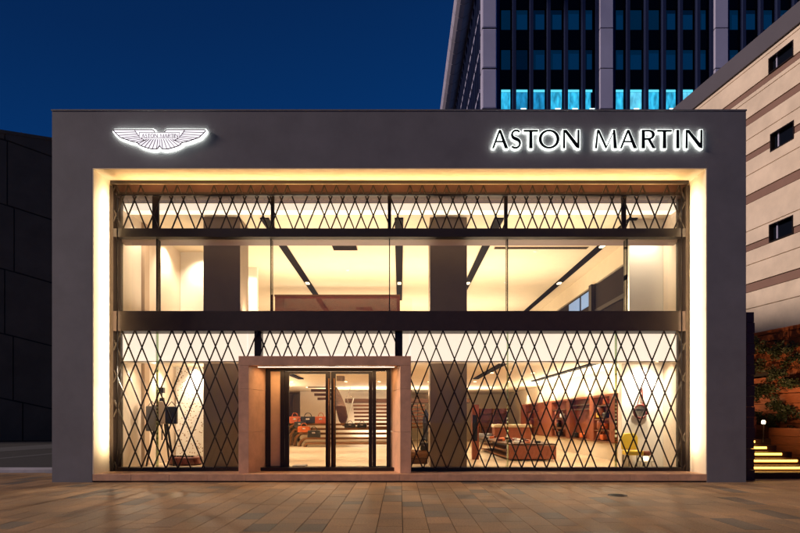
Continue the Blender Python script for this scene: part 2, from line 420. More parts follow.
# door assembly
D = MB().box(dl, wx(270.5, YD), YD, YD+.1, ZF, dt).box(wx(386.5, YD), dr, YD, YD+.1, ZF, dt).box(dl, dr, YD+.001, YD+.099, wz(371.3, YD), dt+.03) \
    .box(wx(280.3, YD), wx(284.5, YD), YD, YD+.1, ZF, dt).box(wx(372.5, YD), wx(376, YD), YD, YD+.1, ZF, dt) \
    .box(dl, wx(284, YD), YD+.001, YD+.099, ZF, wz(466, YD)).box(wx(372.5, YD), dr, YD+.001, YD+.099, ZF, wz(466, YD)).build('door_frame', 'bronze', B)
MB().box(wx(270.5, YD), wx(280.3, YD), YD+.02, YD+.055, wz(466, YD), wz(371.3, YD)).build('sidelight', 'tanstone', B, label='tan stone panel beside the entrance door')
MB().box(wx(376, YD), wx(386.5, YD), YD+.04, YD+.055, wz(466, YD), wz(371.3, YD)).build('sidelight', 'glass', B)
for a, c, hs in ((284.7, 330.2, 1), (330.8, 372.3, -1)):
    x0, x1 = wx(a, YD), wx(c, YD); s0 = .115; z0, z3 = ZF+.01, wz(371.3, YD)-.01
    mb = MB().box(x0, x0+(s0 if hs == 1 else .13), YD+.02, YD+.08, z0, z3).box(x1-(.13 if hs == 1 else .10), x1, YD+.02, YD+.08, z0, z3)
    mb.box(x0, x1, YD+.021, YD+.079, z0, z0+.1).box(x0, x1, YD+.021, YD+.079, z3-.06, z3)
    dd = mb.build('door', 'bronze', B)
    MB().box(x0+.1, x1-.1, YD+.045, YD+.057, z0+.1, z3-.06).build('pane', 'glass', dd)
    hx = x1-.03 if hs == 1 else x0+.1
    h = MB().tube([(hx, YD-.06, 1.0-.7), (hx, YD-.06, 2.75)], .017); [h.tube([(hx, YD-.06, q), (hx, YD+.03, q)], .01) for q in (.5, 2.5)]
    h.build('handle', 'wood', dd, smooth=True)

# ------------------------------------------------------------------ interior shell
CG = 3.45; FU = z1b-.05; CU = 7.60
MB().box(-8.0, 8.0, 1.12, YB-.3, .02, ZF-.004).build('showroom_floor', 'floor_in', B)
# ground ceiling / upper floor slab
MB().box(-8.0, 8.0, 1.73, YB-.3, CG, FU).build('floor_slab', 'cream', B)
MB().box(-8.0, 8.0, 1.82, YB-.3, CU, CU+.25).build('ceiling', 'cream', B)
# luminous boxes just behind the glass
MB().box(-7.84, 7.84, 1.30, 1.7, wz(361, 1.30), z1a+.12).build('light_box', 'lightbox', B, label='long glowing light box above the ground floor window')
MB().box(-7.84, 7.84, 1.48, 1.8, wz(210.5, 1.48), wz(190, 1.48)).build('light_box', 'lightbox', B, label='long glowing light box above the upper window')
MB().box(-7.84, 7.84, 1.28, 1.72, wz(361, 1.30)-.03, wz(361, 1.30)-.001).build('light_box_trim', 'creamwall', B)
# side walls as cream strips
def wallbox(x0, x1, y0, y1, z0, z1, m, name='interior_wall'):
    return MB().box(x0, x1, y0, y1, z0, z1).build(name, m, B)
for (z0, z1) in ((ZF, CG), (FU, CU)):
    lower = z0 < 1
    # left
    wallbox(-7.99, -7.85, 1.15, 2.6, z0+.002, z1-.002, 'creamwall')
    wallbox(-7.99, -7.76, 2.62, 2.95, z0+.002, z1-.002, 'beige')
    wallbox(-7.99, -7.85, 2.97, 8.6, z0+.002, z1-.002, 'creamwall')
    wallbox(-7.84, -6.55, 5.6, 5.8, z0+.002, z1-.002, 'whitewall')
    if not lower:
        wallbox(wx(178, 6.4), wx(197, 6.4), 6.4, 6.6, z0+.002, z1-.002, 'creamwall')
        wallbox(wx(192, 7.6), wx(257, 7.6), 7.6, 7.8, z0+.002, z1-.002, 'whitewall')
    else:
        wallbox(wx(176, 5.0), wx(206, 5.0), 5.0, 5.1, z0+.002, z1-.002, 'perforated')
    # right
    wallbox(7.85, 7.99, 1.15, 2.3, z0+.002, z1-.002, 'creamwall')
    wallbox(6.62 if lower else 6.85, 7.99, 2.32, 2.6, z0+.002, z1-.002, 'whitewall')
    if lower:
        wallbox(7.65, 7.99, 2.62, YB-.31, z0+.002, z1-.002, 'cream')
# left ground wall continuing, upper wall too
wallbox(-7.99, -7.6, 8.62, YB-.31, FU+.002, CU-.002, 'creamwall')
wallbox(-7.99, -7.6, 8.62, YB-.31, ZF+.002, CG-.002, 'creamwall')
# deep back walls
wallbox(-7.6, 7.6, YB-.6, YB-.35, ZF+.002, CG-.002, 'cream')
wallbox(-7.6, 7.6, YB-.6, YB-.35, FU+.002, CU-.002, 'cream')
# right upper side wall: cream on top, dark panels below, blue lit window at far end
wallbox(7.62, 7.99, 2.62, YB-.62, 6.93, CU-.002, 'cream')
wallbox(7.85, 7.99, 2.62, YB-.62, 6.86, 6.92, 'slabdark', 'wall_rail')
wallbox(7.63, 7.99, 2.62, YB-.62, FU+.002, 6.855, 'darkgrey')
wallbox(7.58, 7.63, 2.62, YB-.62, 5.75, 5.9, 'slabdark', 'wall_rail')
wallbox(7.46, 7.62, 7.45, 7.75, FU+.002, 6.9, 'slabdark', 'post')
wallbox(7.60, 7.625, 9.35, 10.8, 6.2, 6.78, 'bluewin', 'lit_window')
wallbox(7.60, 7.625, 8.1, 9.1, 6.2, 6.78, 'bluewin', 'lit_window')
# columns
for (pa, pb) in ((203.3, 240.2), (430, 467)):
    yy = 1.72
    c = MB()
    c.box(wx(pa, yy), wx(pb, yy), yy+.44, yy+1.3, ZF, CG-.003).box(wx(pa, 1.74), wx(pb, 1.74), 2.17, 3.0, FU+.002, CU-.003)
    # pixel-sized to their front faces at Y=2.17
    c = MB(); fy = 2.17
    c.box(wx(pa, fy), wx(pb, fy), fy, fy+.9, ZF, CG-.003).box(wx(pa, fy), wx(pb, fy), fy, fy+.9, FU+.002, CU-.003)
    c.build('column', 'column', B, bevel=.01)
# ceiling tracks (upper floor)
for X, ya, yb2 in ((-4.02, 2.2, 12.4), (-.03, 2.2, 13.5), (2.95, 2.2, 16.5), (6.92, 2.2, 17.5)):
    t = MB().box(X-.13, X+.13, ya, yb2, CU-.045, CU-.002).build('ceiling_track', 'track', B)
    for q in ((4.6 if X > 3 else 4.0), 9.8):
        MB().box(X-.07, X+.07, q, q+.28, CU-.075, CU-.046).build('spotlight', 'lampglow', t)
for X, ya, yb2 in ((3.35, 3.5, 10.4), (-4.4, 3.5, 10.5), (6.3, 3.5, 12)):
    MB().box(X-.12, X+.12, ya, yb2, CG-.045, CG-.002).build('ceiling_track', 'track', B)
# air grilles
def grille(x0, x1, y0, y1, z):
    g = MB()
    g.box(x0, x1, y0, y1, z-.015, z-.004)
    o = g.build('air_grille', 'beige', B)
    mb = MB(); n = max(3, int((y1-y0)/.07))
    for i in range(n):
        q = y0+(y1-y0)*(i+.5)/n; mb.box(x0+.02, x1-.02, q-.012, q+.012, z-.03, z-.016)
    mb.build('louvre', 'darkgrey', o)
zc = CU-CZ
def cpt(px, py, z=CU):
    d = F*(z-CZ)/(HY-py); return ((px-400)*d/F, CY+d)
x0, y0 = cpt(333, 249); x1, y1 = cpt(354, 245); grille(x0, x1+.1, y0-.05, y1+.25, CU) if y0 < y1 else grille(x0, x1+.1, y1-.25, y0+.1, CU)
x0, y0 = cpt(494, 247.5); x1, _ = cpt(588, 247.5); grille(x0, x1, y0-.12, y0+.12, CU)
# timber bulkhead at the back of the upper floor
bh = MB().box(wx(275, 10.4), wx(400, 10.4), 10.4, 10.65, wz(320, 10.4), wz(296.5, 10.4)).build('stair_parapet', 'leather_red', B)
MB().box(wx(274.6, 10.4), wx(400.4, 10.4), 10.35, 10.7, wz(296.5, 10.4), wz(294.8, 10.4)).build('parapet_rail', 'wood_dark', bh)
MB().box(wx(271, 10.38), wx(412, 10.38), 10.30, 10.315, wz(320, 10.3), wz(298.6, 10.3)).build('glass_panel', 'glass', bh)

# ------------------------------------------------------------------ lights of the building
WARMR = (1, .80, .52); WARM = (1, .66, .33); WARM2 = (1, .83, .64)
# LED channels in the reveal
ch = MB().box(GL+.245, GL+.265, YL-.27, YL-.23, ZF+.1, 7.7).box(GR-.265, GR-.245, YL-.27, YL-.23, ZF+.1, 7.7)
LZ = (ZF+7.8)/2
lamp('led_strip', 'AREA', (GL+.24, YL-.25, LZ+.25), 125, WARMR, 6.9, .03, rot=(0, math.radians(90), 0))
lamp('led_strip', 'AREA', (GR-.24, YL-.25, LZ+.25), 125, WARMR, 6.9, .03, rot=(0, math.radians(-90), 0))
ch.box(GL+.2, GR-.2, YL-.2, YL-.13, wz(197, YL)-.03, wz(197, YL))
ch.build('led_channel', 'bronze', B)
lamp('led_strip', 'AREA', (0, YL-.17, wz(197, YL)+.02), 150, (1, .64, .30), 15.0, .04, rot=(math.radians(180), 0, 0))
def area_up(X, Y, Z, sx, sy, e, c=WARM2): lamp('fill_uplight', 'AREA', (X, Y, Z), e, c, sx, sy, rot=(math.radians(180), 0, 0))
# upper floor: added upward lamps light the ceiling
area_up(0, 2.6, FU+.35, 14, .3, 480)
area_up(0, 7.5, FU+.5, 13, 3, 620)
area_up(0, 15, FU+.5, 13, 4, 650)
# ground floor
area_up(0, 2.9, 2.35, 14, .2, 260)
area_up(6.9, 10, 2.55, .25, 12, 480)
area_up(-6.2, 10, 2.5, .3, 12, 420)
area_up(0.5, 18, 2.4, 10, 2, 600)
# downlights
k = 0
for X in (-6.6, -5.2, -2.6, -1.0, 1.4, 3.6, 5.2, 6.6):
    for Y in (3.3, 7.5, 12.5):
        e = 300 if Y < 4 else 420
        lamp('downlight', 'SPOT', (X, Y, CG-.06), e, WARM2, direction=(0, -.45 if Y < 4 else -.1, -1), angle=115, blend=.8, soft=.04)
mb = MB()
for X in (-6.6, -5.2, -2.6, -1.0, 1.4, 3.6, 5.2, 6.6):
    for Y in (3.3, 7.5, 12.5, 17):
        MB().lathe((X, Y, CG-.02), [(.075, 0), (.06, .006), (.06, .017)], 16).build('downlight_fitting', 'lampglow', B)
for X, Y in ((-5.6, 4.5), (-2.2, 3.6), (-2.1, 8), (1.3, 4.4), (1.6, 9), (4.8, 5.5), (5.2, 3.4), (4.6, 10)):
    MB().lathe((X, Y, CU-.035), [(.035, 0), (.07, .02), (.07, .033)], 14).build('smoke_detector', 'white', B)
# wall washers
for X, Y, Z, dx, dy, e in ((7.2, 1.85, CG-.1, 0, .3, 330), (7.2, 1.25, CG-.25, 0, 1.4, 200), (7.3, 1.8, CG-.1, .5, 0, 90), (-7.3, 3.7, CG-.1, -.5, 0.1, 200), (-7.2, 1.9, CG-.1, -.45, 0, 70), (-7.3, 4.2, CU-.1, -.5, .1, 300), (-7.1, 4.9, CG-.1, 0, .6, 120), (wx(191, 4.4), 4.4, CG-.1, 0, .5, 160),
                           (7.2, 1.9, CU-.1, 0, .3, 260), (7.2, 1.2, z2a+.05, 0, 1.0, 160), (-7.0, 4.9, CU-.1, 0, .5, 260), (wx(247, 7), 6.9, CU-.1, 0, .4, 300), (-7.2, 2.0, CU-.1, -.5, .3, 120)):
    lamp('wall_washer', 'SPOT', (X, Y, Z), e, WARM2, direction=(dx, dy, -1), angle=100, blend=.9, soft=.05)
for Y in (5.6, 8.2, 10.8, 13.4, 16, 19):
    lamp('wall_washer', 'SPOT', (7.1, Y, CG-.08), 120, WARM2, direction=(.55, 0, -1), angle=90, blend=.8, soft=.04)
lamp('portal_lamp', 'AREA', ((dl+dr)/2, .62, it-.04), 40, WARM, 3.3, .05)

for X, e, ax in ((-7.3, 420, .3), (3.0, 150, .12), (6.4, 260, 0)):  # added spots aimed outwards, throw lattice streaks and spill onto the paving
    lamp('spill_spot', 'SPOT', (X, 2.3, CG-.25), e, WARM2, direction=(ax, -1, -.62), angle=75, blend=.5, soft=.02)
# ------------------------------------------------------------------ illuminated lettering
def stroke_poly(pts, ws):
    L = []; R = []
    P = [Vector((p[0], p[1])) for p in pts]
    for i, p in enumerate(P):
        d = (P[min(i+1, len(P)-1)]-P[max(i-1, 0)]).normalized(); n = Vector((-d.y, d.x))*ws[i]/2
        L.append(p+n); R.append(p-n)
    return [(L[i], L[i+1], R[i+1], R[i]) for i in range(len(P)-1)]
def arc(cx, cy, rx, ry, a0, a1, n=18):
    return [(cx+rx*math.cos(math.radians(a0+(a1-a0)*i/n)), cy+ry*math.sin(math.radians(a0+(a1-a0)*i/n))) for i in range(n+1)]
TK, TN = .19, .115      # thick and thin stroke, cap height 1
def letter(c, w):        # list of (polygon pieces) in a box of width w, height 1
    out = []
    def st(a, b, wa, wb=None): out.extend(stroke_poly([a, b], [wa, wb or wa]))
    def cut(poly): out.append([Vector(p) for p in poly])
    if c == 'A':
        cut([(0, 0), (TN, 0), (w*.5+.015, .93), (w*.5-.01, 1), (w*.5-.07, 1)]); cut([(w*.5-.07, 1), (w*.5+.05, 1), (w, 0), (w-TK, 0), (w*.5-.03, .86)])
        cut([(w*.2, .33), (w*.82, .31), (w*.80, .40), (w*.22, .40)])
    elif c == 'T':
        cut([(0, .895), (w, .895), (w, 1), (0, 1)]); cut([(w/2-TK*.52, 0), (w/2+TK*.52, 0), (w/2+TK*.44, .915), (w/2-TK*.44, .915)])
    elif c == 'I':
        cut([(0, 0), (w, 0), (w*.93, 1), (w*.07, 1)])
    elif c == 'N':
        cut([(0, 0), (TN*1.1, 0), (TN*1.0, 1), (.02, 1)]); cut([(.02, 1), (TK*1.05, 1), (w, .13), (w, 0), (w-.05, 0), (w-TK, .06)]); cut([(w-TN*1.05, .05), (w, 0), (w, 1), (w-TN*.95, 1)])
    elif c == 'M':
        cut([(0, 0), (TN, 0), (.20, 1), (.12, 1)]); cut([(.12, 1), (.245, 1), (w*.5+.04, .10), (w*.5-.01, 0), (w*.5-.03, .0)])
        cut([(w*.5-.03, .0), (w*.5+.03, .0), (w-.13, .97), (w-.18, .97)]); cut([(w-.22, 1), (w-.10, 1), (w, 0), (w-TK, 0)])
    elif c == 'O':
        n = 40; a = []; b = []
        for i in range(n+1):
            t = 2*math.pi*i/n
            a.append(Vector((w/2+w/2*math.cos(t), .5+.515*math.sin(t)))); b.append(Vector((w/2+(w/2-.165)*math.cos(t), .5+(.515-.10)*math.sin(t))))
        for i in range(n): out.append([a[i], a[i+1], b[i+1], b[i]])
    elif c == 'S':
        p = arc(w*.53, .745, w*.37, .225, 38, 262, 16)+arc(w*.46, .265, w*.40, .24, 82, -142, 16)
        k = len(p); ws = [.10+.08*math.exp(-((i/(k-1)-.5)/.17)**2) for i in range(k)]
        out.extend(stroke_poly(p, ws))
    elif c == 'R':
        cut([(0, 0), (TK, 0), (TK*.95, 1), (.01, 1)])
        p = [(.05, .958)]+arc(w*.52, .735, w*.34, .222, 90, -90, 14)+[(TK*.9, .50)]
        k = len(p); ws = [.10+.07*math.exp(-((i/(k-1)-.5)/.2)**2) for i in range(k)]; ws[0] = .08
        out.extend(stroke_poly(p, ws)); cut([(w*.42, .52), (w*.62, .53), (w*1.02, 0), (w*.80, 0)])
    return out
def grow(pieces, e):
    res = []
    for p in pieces:
        c = sum(p, Vector((0, 0)))/len(p); n = len(p); q = []
        ar = sum(p[i].x*p[(i+1) % n].y-p[(i+1) % n].x*p[i].y for i in range(n)); s = 1 if ar > 0 else -1
        for i in range(n):
            a = (p[i]-p[i-1]); b = (p[(i+1) % n]-p[i])
            if a.length < 1e-6 or b.length < 1e-6: q.append(p[i]); continue
            a.normalize(); b.normalize()
            na = Vector((a.y, -a.x))*s; nb = Vector((b.y, -b.x))*s; m = na+nb
            m = m/max(.35, m.length_squared/2) if m.length > .3 else na
            if m.length > 1.5: m = m.normalized()*1.5
            q.append(p[i]+m*e)
        res.append(q)
    return res
def put_letter(c, px0, px1, pyb, pyt, Y, parent, depth, m, glow, size_e=.03):
    x0, x1 = wx(px0, Y), wx(px1, Y); zb, zt = wz(pyb, Y), wz(pyt, Y); h = zt-zb
    pcs = letter(c, (x1-x0)/h)
    mb = MB()
    for i, p in enumerate(pcs): mb.prism([(x0+q.x*h, zb+q.y*h) for q in p], Y-.0002*(i % 7), Y+depth)
    o = mb.build('letter', m, parent)
    if glow:
        mb = MB()
        for i, p in enumerate(grow(pcs, size_e)): mb.prism([(x0+q.x*h, zb+q.y*h) for q in p], Y+depth+.001+.0003*(i % 7), Y+depth+.022)
        hl = mb.build('halo', glow, o)
        mb = MB()
        for i, p in enumerate(grow(pcs, size_e*.35)): mb.prism([(x0+q.x*h, zb+q.y*h) for q in p], Y+depth+.026+.0003*(i % 7), Y+depth+.032)
        mb.build('backlight', 'signback', parent)
    return o
YS = -.068
T1 = thing('illuminated_sign', (wx(597, 0), -.01, wz(139, 0)), 'black sign letters reading ASTON MARTIN with a white halo on the grey facade', 'sign')
for c, a, b2 in (('A', 492, 508.3), ('S', 510.3, 521.6), ('T', 523.6, 538.2), ('O', 538.8, 559.6), ('N', 563, 579.6), ('M', 595, 617.2), ('A', 620, 637.2), ('R', 641.7, 655.4), ('T', 657.3, 672), ('I', 676.3, 679.6), ('N', 685.6, 702.6)):
    put_letter(c, a, b2, 148.2, 129.7, YS, T1, .018, 'signblack', 'signwhite', .036)
E = thing('winged_emblem', (wx(159, 0), -.01, wz(138, 0)), 'white backlit winged emblem on the left of the grey facade', 'emblem')
YE = -.088
def ep(x, y, Y=YE): return (wx(100+x/6.667, Y), wz(115+y/6.667, Y))
half = [(398, 124), (424, 124), (436, 104), (445, 98), (700, 98), (706, 106), (688, 126), (662, 150), (640, 158), (612, 168), (580, 178), (545, 186), (540, 196), (520, 208), (490, 218), (455, 227), (430, 229), (412, 226), (398, 206)]
outl = half+[(796-x, y) for (x, y) in half[::-1][1:-1]]
def off(pts, e):
    n = len(pts); P = [Vector(p) for p in pts]; ar = sum(P[i].x*P[(i+1) % n].y-P[(i+1) % n].x*P[i].y for i in range(n)); s = 1 if ar > 0 else -1; q = []
    for i in range(n):
        a = (P[i]-P[i-1]).normalized(); b = (P[(i+1) % n]-P[i]).normalized(); m = Vector((a.y, -a.x))*s+Vector((b.y, -b.x))*s
        m = m.normalized() if m.length > .01 else Vector((a.y, -a.x))*s
        q.append(tuple(P[i]+m*e))
    return q
wp = MB().prism([ep(*p) for p in outl], YE, YE+.03).build('wing_plate', 'signface', E)
MB().prism([ep(*p) for p in off(outl, 11)], YE+.031, YE+.055).build('halo', 'signwhite', wp)
MB().prism([ep(*p) for p in off(outl, 2)], YE+.058, YE+.064).build('backlight', 'signback', wp)
ln = MB()
def eline(p, q, wd=.012, y=YE-.004):
    a = ep(*p); b2 = ep(*q); ln.bar((a[0], y, a[1]), (b2[0], y, b2[1]), wd, .010, up=(0, 1, 0))
for i in range(len(outl)): eline(outl[i], outl[(i+1) % len(outl)], .024)
for s in (1, -1):
    f = lambda x, y: (x if s > 0 else 796-x, y)
    # curved joint between outer and inner feathers
    cv = [(566, 99), (552, 122), (536, 142), (515, 160), (490, 172)]
    for a, c in zip(cv[:-1], cv[1:]): eline(f(*a), f(*c), .015, YE-.0055)
    for (a, c) in (((555, 114), (694, 118)), ((546, 128), (672, 137)), ((536, 140), (648, 153)), ((526, 150), (622, 163)), ((512, 160), (590, 174)), ((498, 168), (558, 183))): eline(f(*a), f(*c), .011, YE-.007)
    for k, (a, c) in enumerate((((410, 160), (418, 226)), ((424, 160), (446, 226)), ((438, 160), (472, 221)), ((452, 160), (498, 214)), ((466, 160), (522, 205)), ((480, 160), (540, 193)))): eline(f(*a), f(*c), .014, YE-.0062)
eline((398, 160), (398, 206), .009, YE-.0068)
ln.build('feather_lines', 'signline', E)
npl = MB().box(ep(264, 0)[0], ep(532, 0)[0], YE-.018, YE-.0125, ep(0, 157)[1], ep(0, 119)[1]).build('name_plate', 'signface', E)
ln = MB(); r = [(264, 119), (532, 119), (532, 157), (264, 157)]
for i in range(4): eline(r[i], r[(i+1) % 4], .010, YE-.021)
ln.build('plate_border', 'signline', npl)
xx = 278
for c, wd in zip('ASTON MARTIN', (20, 15, 17, 24, 22, 12, 27, 21, 18, 17, 6, 22)):
    if c != ' ': put_letter(c, 100+xx/6.667, 100+(xx+wd)/6.667, 115+150/6.667, 115+126/6.667, YE-.021, npl, .002, 'signline', None)
    xx += wd+2.0
# ------------------------------------------------------------------ furniture and goods inside
def bag(px, pyb, Y, wpx, hpx, m, lab, group='handbags on the wooden tiers', z=None):
    x = wx(px, Y); z = wz(pyb, Y) if z is None else z; wd = wpx*(Y-CY)/F; h = hpx*(Y-CY)/F*.62
    t = thing('handbag', (x, Y, z), lab, 'handbag', group)
    b_ = MB().prism([(x-wd/2, z), (x+wd/2, z), (x+wd*.46, z+h), (x-wd*.46, z+h)], Y-.12, Y+.14).build('body', m, t, bevel=.035)
    mb = MB()
    for dy in (-.06, .07):
        mb.tube([(x+wd*.24*math.cos(math.pi*k/10), Y+dy, z+h*.9+h*.62*math.sin(math.pi*k/10)) for k in range(11)], .014, 6)
    mb.build('handle', m, t, smooth=True)
    MB().box(x-wd*.12, x+wd*.12, Y-.135, Y-.121, z+h*.55, z+h*.75).build('buckle', 'steel', t)
    return t
# wooden tiers with rounded left ends
TI = thing('display_tiers', (-1.5, 14.4, ZF), 'stepped brown wooden display tiers with rounded ends seen through the doors', 'display stand')
tops = [(446.0, 303.5, 14.5), (441.3, 298, 15.0), (435.8, 293.5, 15.5), (429.5, 289.5, 16.0), (423.2, 287, 16.5)]
zz = []
for (py, pxl, Y) in tops:
    ztop_ = wz(py-1.2, Y) if py > 430 else wz(py, Y); ztop_ = ZF+.24*(len(zz)+1); zz.append(ztop_)
    xl = wx(pxl, Y); xr = wx(412, Y); th = .11; r = min(.5, ztop_-ZF)
    outer = [(xr, ztop_), (xl+r, ztop_)]+[(xl+r-r*math.sin(a), ztop_-r+r*math.cos(a)) for a in [math.pi/2*k/8 for k in range(1, 9)]]+([(xl, ZF)] if ztop_-r > ZF+.01 else [])
    ri = max(.05, r-th)
    inner = ([(xl+th, ZF)] if ztop_-r > ZF+.01 else [])+[(xl+r-ri*math.sin(a), ztop_-r+ri*math.cos(a)) for a in [math.pi/2*k/8 for k in range(8, 0, -1)]]+[(xl+r, ztop_-th), (xr, ztop_-th)]
    MB().prism(outer+inner, Y, Y+.42).build('tier', 'wood', TI, bevel=.01)
for px, k, wp_, hp, m, lab in ((314, 1, 13, 9, 'leather_black', 'black handbag on the lowest tier, right of the orange bag'), (304, 2, 13, 8, 'leather_orange', 'orange handbag in the middle of the display tiers'),
                          (300, 3, 12, 8, 'leather_black', 'black handbag behind the middle orange bag'), (295, 4, 12, 9, 'leather_orange', 'orange handbag at the left end of the display tiers'),
                          (308, 4.1, 15, 9, 'leather_black', 'large black handbag on the top tier between two orange bags'), (321, 4, 12, 9, 'leather_orange', 'orange handbag on the top tier beside the door edge'),
                          (350, 3, 11, 6, 'fabric_dark', 'dark folded bag on the right of the tiers below the handrail'), (362, 3, 10, 6, 'leather_black', 'black bag on the right end of the tiers below the stairs')):
    ki = int(k); Y = tops[ki][2]+.2
    bag(px, 0, Y, wp_, hp*1.25, m, lab, z=zz[ki] if ki < 5 else zz[4])
# staircase
SC = thing('staircase', (-1.5, 18, ZF), 'open wooden staircase with a curved brown side panel behind the doors', 'staircase')
Y = 17.6
for i, py in enumerate((426, 422.4, 418.8, 415.2, 411.6, 408, 404.4)):
    yy = 17.6+.3*i; MB().box(wx(355-.3*i, yy), wx(425, yy), yy, yy+.34, wz(py, yy)-.125, wz(py, yy)-.01).build('tread', 'wood', SC)
MB().box(wx(345, 19.9), wx(470, 19.9), 19.9, 21.2, wz(402.5, 19.9), wz(398.6, 19.9)).build('landing', 'wood_dark', SC)
# glowing wall behind treads gives the light gaps
# twisted stringer
def ribbon(A, Bp, th):
    mb = MB(); n = len(A); vs = []
    for a, b3 in zip(A, Bp):
        vs += [a, b3, (b3[0]+th*.5, b3[1]+th, b3[2]), (a[0]+th*.5, a[1]+th, a[2])]
    fs = []
    for i in range(n-1):
        o = i*4
        for k in range(4): fs.append((o+k, o+(k+1) % 4, o+4+(k+1) % 4, o+4+k))
    fs += [(0, 1, 2, 3), ((n-1)*4+3, (n-1)*4+2, (n-1)*4+1, (n-1)*4)]
    mb.add(vs, fs); return mb
def q(px, py, Y): x, z = W(px, py, Y); return (x, Y, z)
ribbon([q(330.5, 386, 16.6), q(333, 398, 16.8), q(336, 410, 17), q(339, 421, 17.2), q(342.5, 426, 17.3)],
       [q(334.5, 385, 17.2), q(340, 396, 17.4), q(344.5, 407, 17.5), q(346.5, 417, 17.6), q(345, 426.5, 17.6)], .14).build('stringer', 'wood_dark', SC, smooth=False)
for i, (pa, py) in enumerate(((308.5, 386), (311, 390), (313.5, 394), (316, 398))):
    yy = 16.9+.0*i; MB().box(wx(pa, yy), wx(331, yy), yy-.3+.28*i, yy+.28*i, wz(py+1.6, yy), wz(py-1, yy)).build('tread', 'wood_dark', SC)
for i, py in enumerate((386.5, 390.5, 394.5, 398.5)):
    MB().box(wx(400, 18), wx(412.5-.8*i, 18), 18+.1*i, 18.5+.1*i, wz(py+1.6, 18), wz(py-.9, 18)).build('tread', 'wood_dark', SC)
mb = MB(); mb.tube([q(353.8, 397.5, 16.9), q(345.2, 427.5, 16.7)], .028, 8); mb.build('handrail', 'white', SC)
mb = MB(); mb.tube([q(351.5, 385, 17.0), q(347, 397, 17.0), q(348.5, 404, 17.0)], .018, 6); mb.build('handrail', 'steel', SC)
MB().add([q(345.2, 427.5, 16.72), q(353.8, 397.5, 16.92), q(353.8, 390, 16.92), q(347, 404, 16.72)], [(0, 1, 2, 3)]).build('balustrade', 'glass', SC)
# small lettering on the wall above the stairs
WT = thing('wall_lettering', (wx(360, 21.4), 21.4, wz(386.5, 21.4)), 'small grey letters reading ASTON high on the wall above the stairs', 'sign')
for c, a, b3 in (('A', 351, 353.7), ('S', 354.3, 356.2), ('T', 356.8, 359.4), ('O', 359.8, 363.2), ('N', 363.8, 366.8)):
    put_letter(c, a, b3, 388.2, 385.2, 21.3, WT, .03, 'column', None)
wallbox(wx(300, 21.4), wx(405, 21.4), 21.4, 21.5, ZF+.002, CG-.003, 'creamwall')
lamp('stair_glow', 'AREA', (-1.2, 20.6, ZF+.3), 120, WARM2, 3.5, 1.0, direction=(0, .3, 1))
MB().box(wx(336.5, 9), wx(344, 9), 9, 9.4, CG-.2, CG-.003).build('ceiling_speaker', 'column', B)
# small folded rug / mat near the door
# tripod display with bags on the left
TD = thing('tripod_stand', (wx(161, 2.7), 2.7, ZF), 'black tripod stand hung with bags behind the left lattice', 'tripod')
cx = wx(162, 2.7); ct = wz(412, 2.7); bz = ZF
for (px, dy) in ((150, -.25), (176, -.15), (163.5, .45)):
    MB().tube([(cx+(px-162)*.002, 2.7, wz(398, 2.7)), (wx(px, 2.7), 2.7+dy, bz)], [.045, .028], 8).build('leg', 'black', TD)
MB().tube([(cx, 2.7, wz(440, 2.7)), (cx, 2.7, wz(388, 2.7))], .018, 8).build('centre_column', 'black', TD)
MB().box(cx-.07, cx+.07, 2.63, 2.77, wz(393, 2.7), wz(387.5, 2.7)).build('head', 'black', TD, bevel=.01)
def hung(name, pa, pb, ya, yb3, Y, m, lab, cat):
    t = thing(name, (wx((pa+pb)/2, Y), Y, wz(yb3, Y)), lab, cat)
    MB().box(wx(pa, Y), wx(pb, Y), Y-.09, Y+.06, wz(yb3, Y), wz(ya, Y)).build('body', m, t, bevel=.03)
    MB().tube([(wx(pa+1, Y), Y, wz(ya+.5, Y)), (wx((pa+pb)/2, Y), Y, wz(ya-5, Y)), (wx(pb-1, Y), Y, wz(ya+.5, Y))], .013, 6).build('strap', m, t)
    return t
hung('shoulder_bag', 146.8, 157, 406, 431, 2.5, 'fabric_grey', 'grey bag hanging on the left of the tripod stand', 'bag')
hung('shoulder_bag', 166, 177.5, 406.5, 424, 2.45, 'leather_black', 'black square bag hanging on the right of the tripod stand', 'bag')
jk = thing('jacket', (cx, 2.6, wz(420, 2.6)), 'light jacket draped over the top of the tripod stand', 'jacket')
MB().prism([(wx(155.5, 2.6), wz(423, 2.6)), (wx(166, 2.6), wz(424, 2.6)), (wx(167.5, 2.6), wz(407, 2.6)), (wx(164, 2.6), wz(401.5, 2.6)), (wx(160, 2.6), wz(401, 2.6)), (wx(155, 2.6), wz(407, 2.6))], 2.52, 2.66).build('cloth', 'beige', jk, bevel=.03)
rt = thing('round_display_table', (wx(185, 3.1), 3.1, ZF), 'low dark red round display table behind the left lattice', 'table')
c0 = (wx(186, 3.1), 3.1, ZF)
MB().lathe(c0, [(.46, .0), (.50, .04), (.50, .22), (.47, .25)], 40).build('drum', 'leather_red', rt)
mb = MB()
for k in range(7): mb.box(c0[0]-.3+.09*k, c0[0]-.24+.09*k, 2.9, 2.98, ZF+.25, ZF+.29)
tag(mb.build('small_goods', 'leather_black'), 'row of small dark leather goods on the low round table', 'leather goods', kind='stuff')

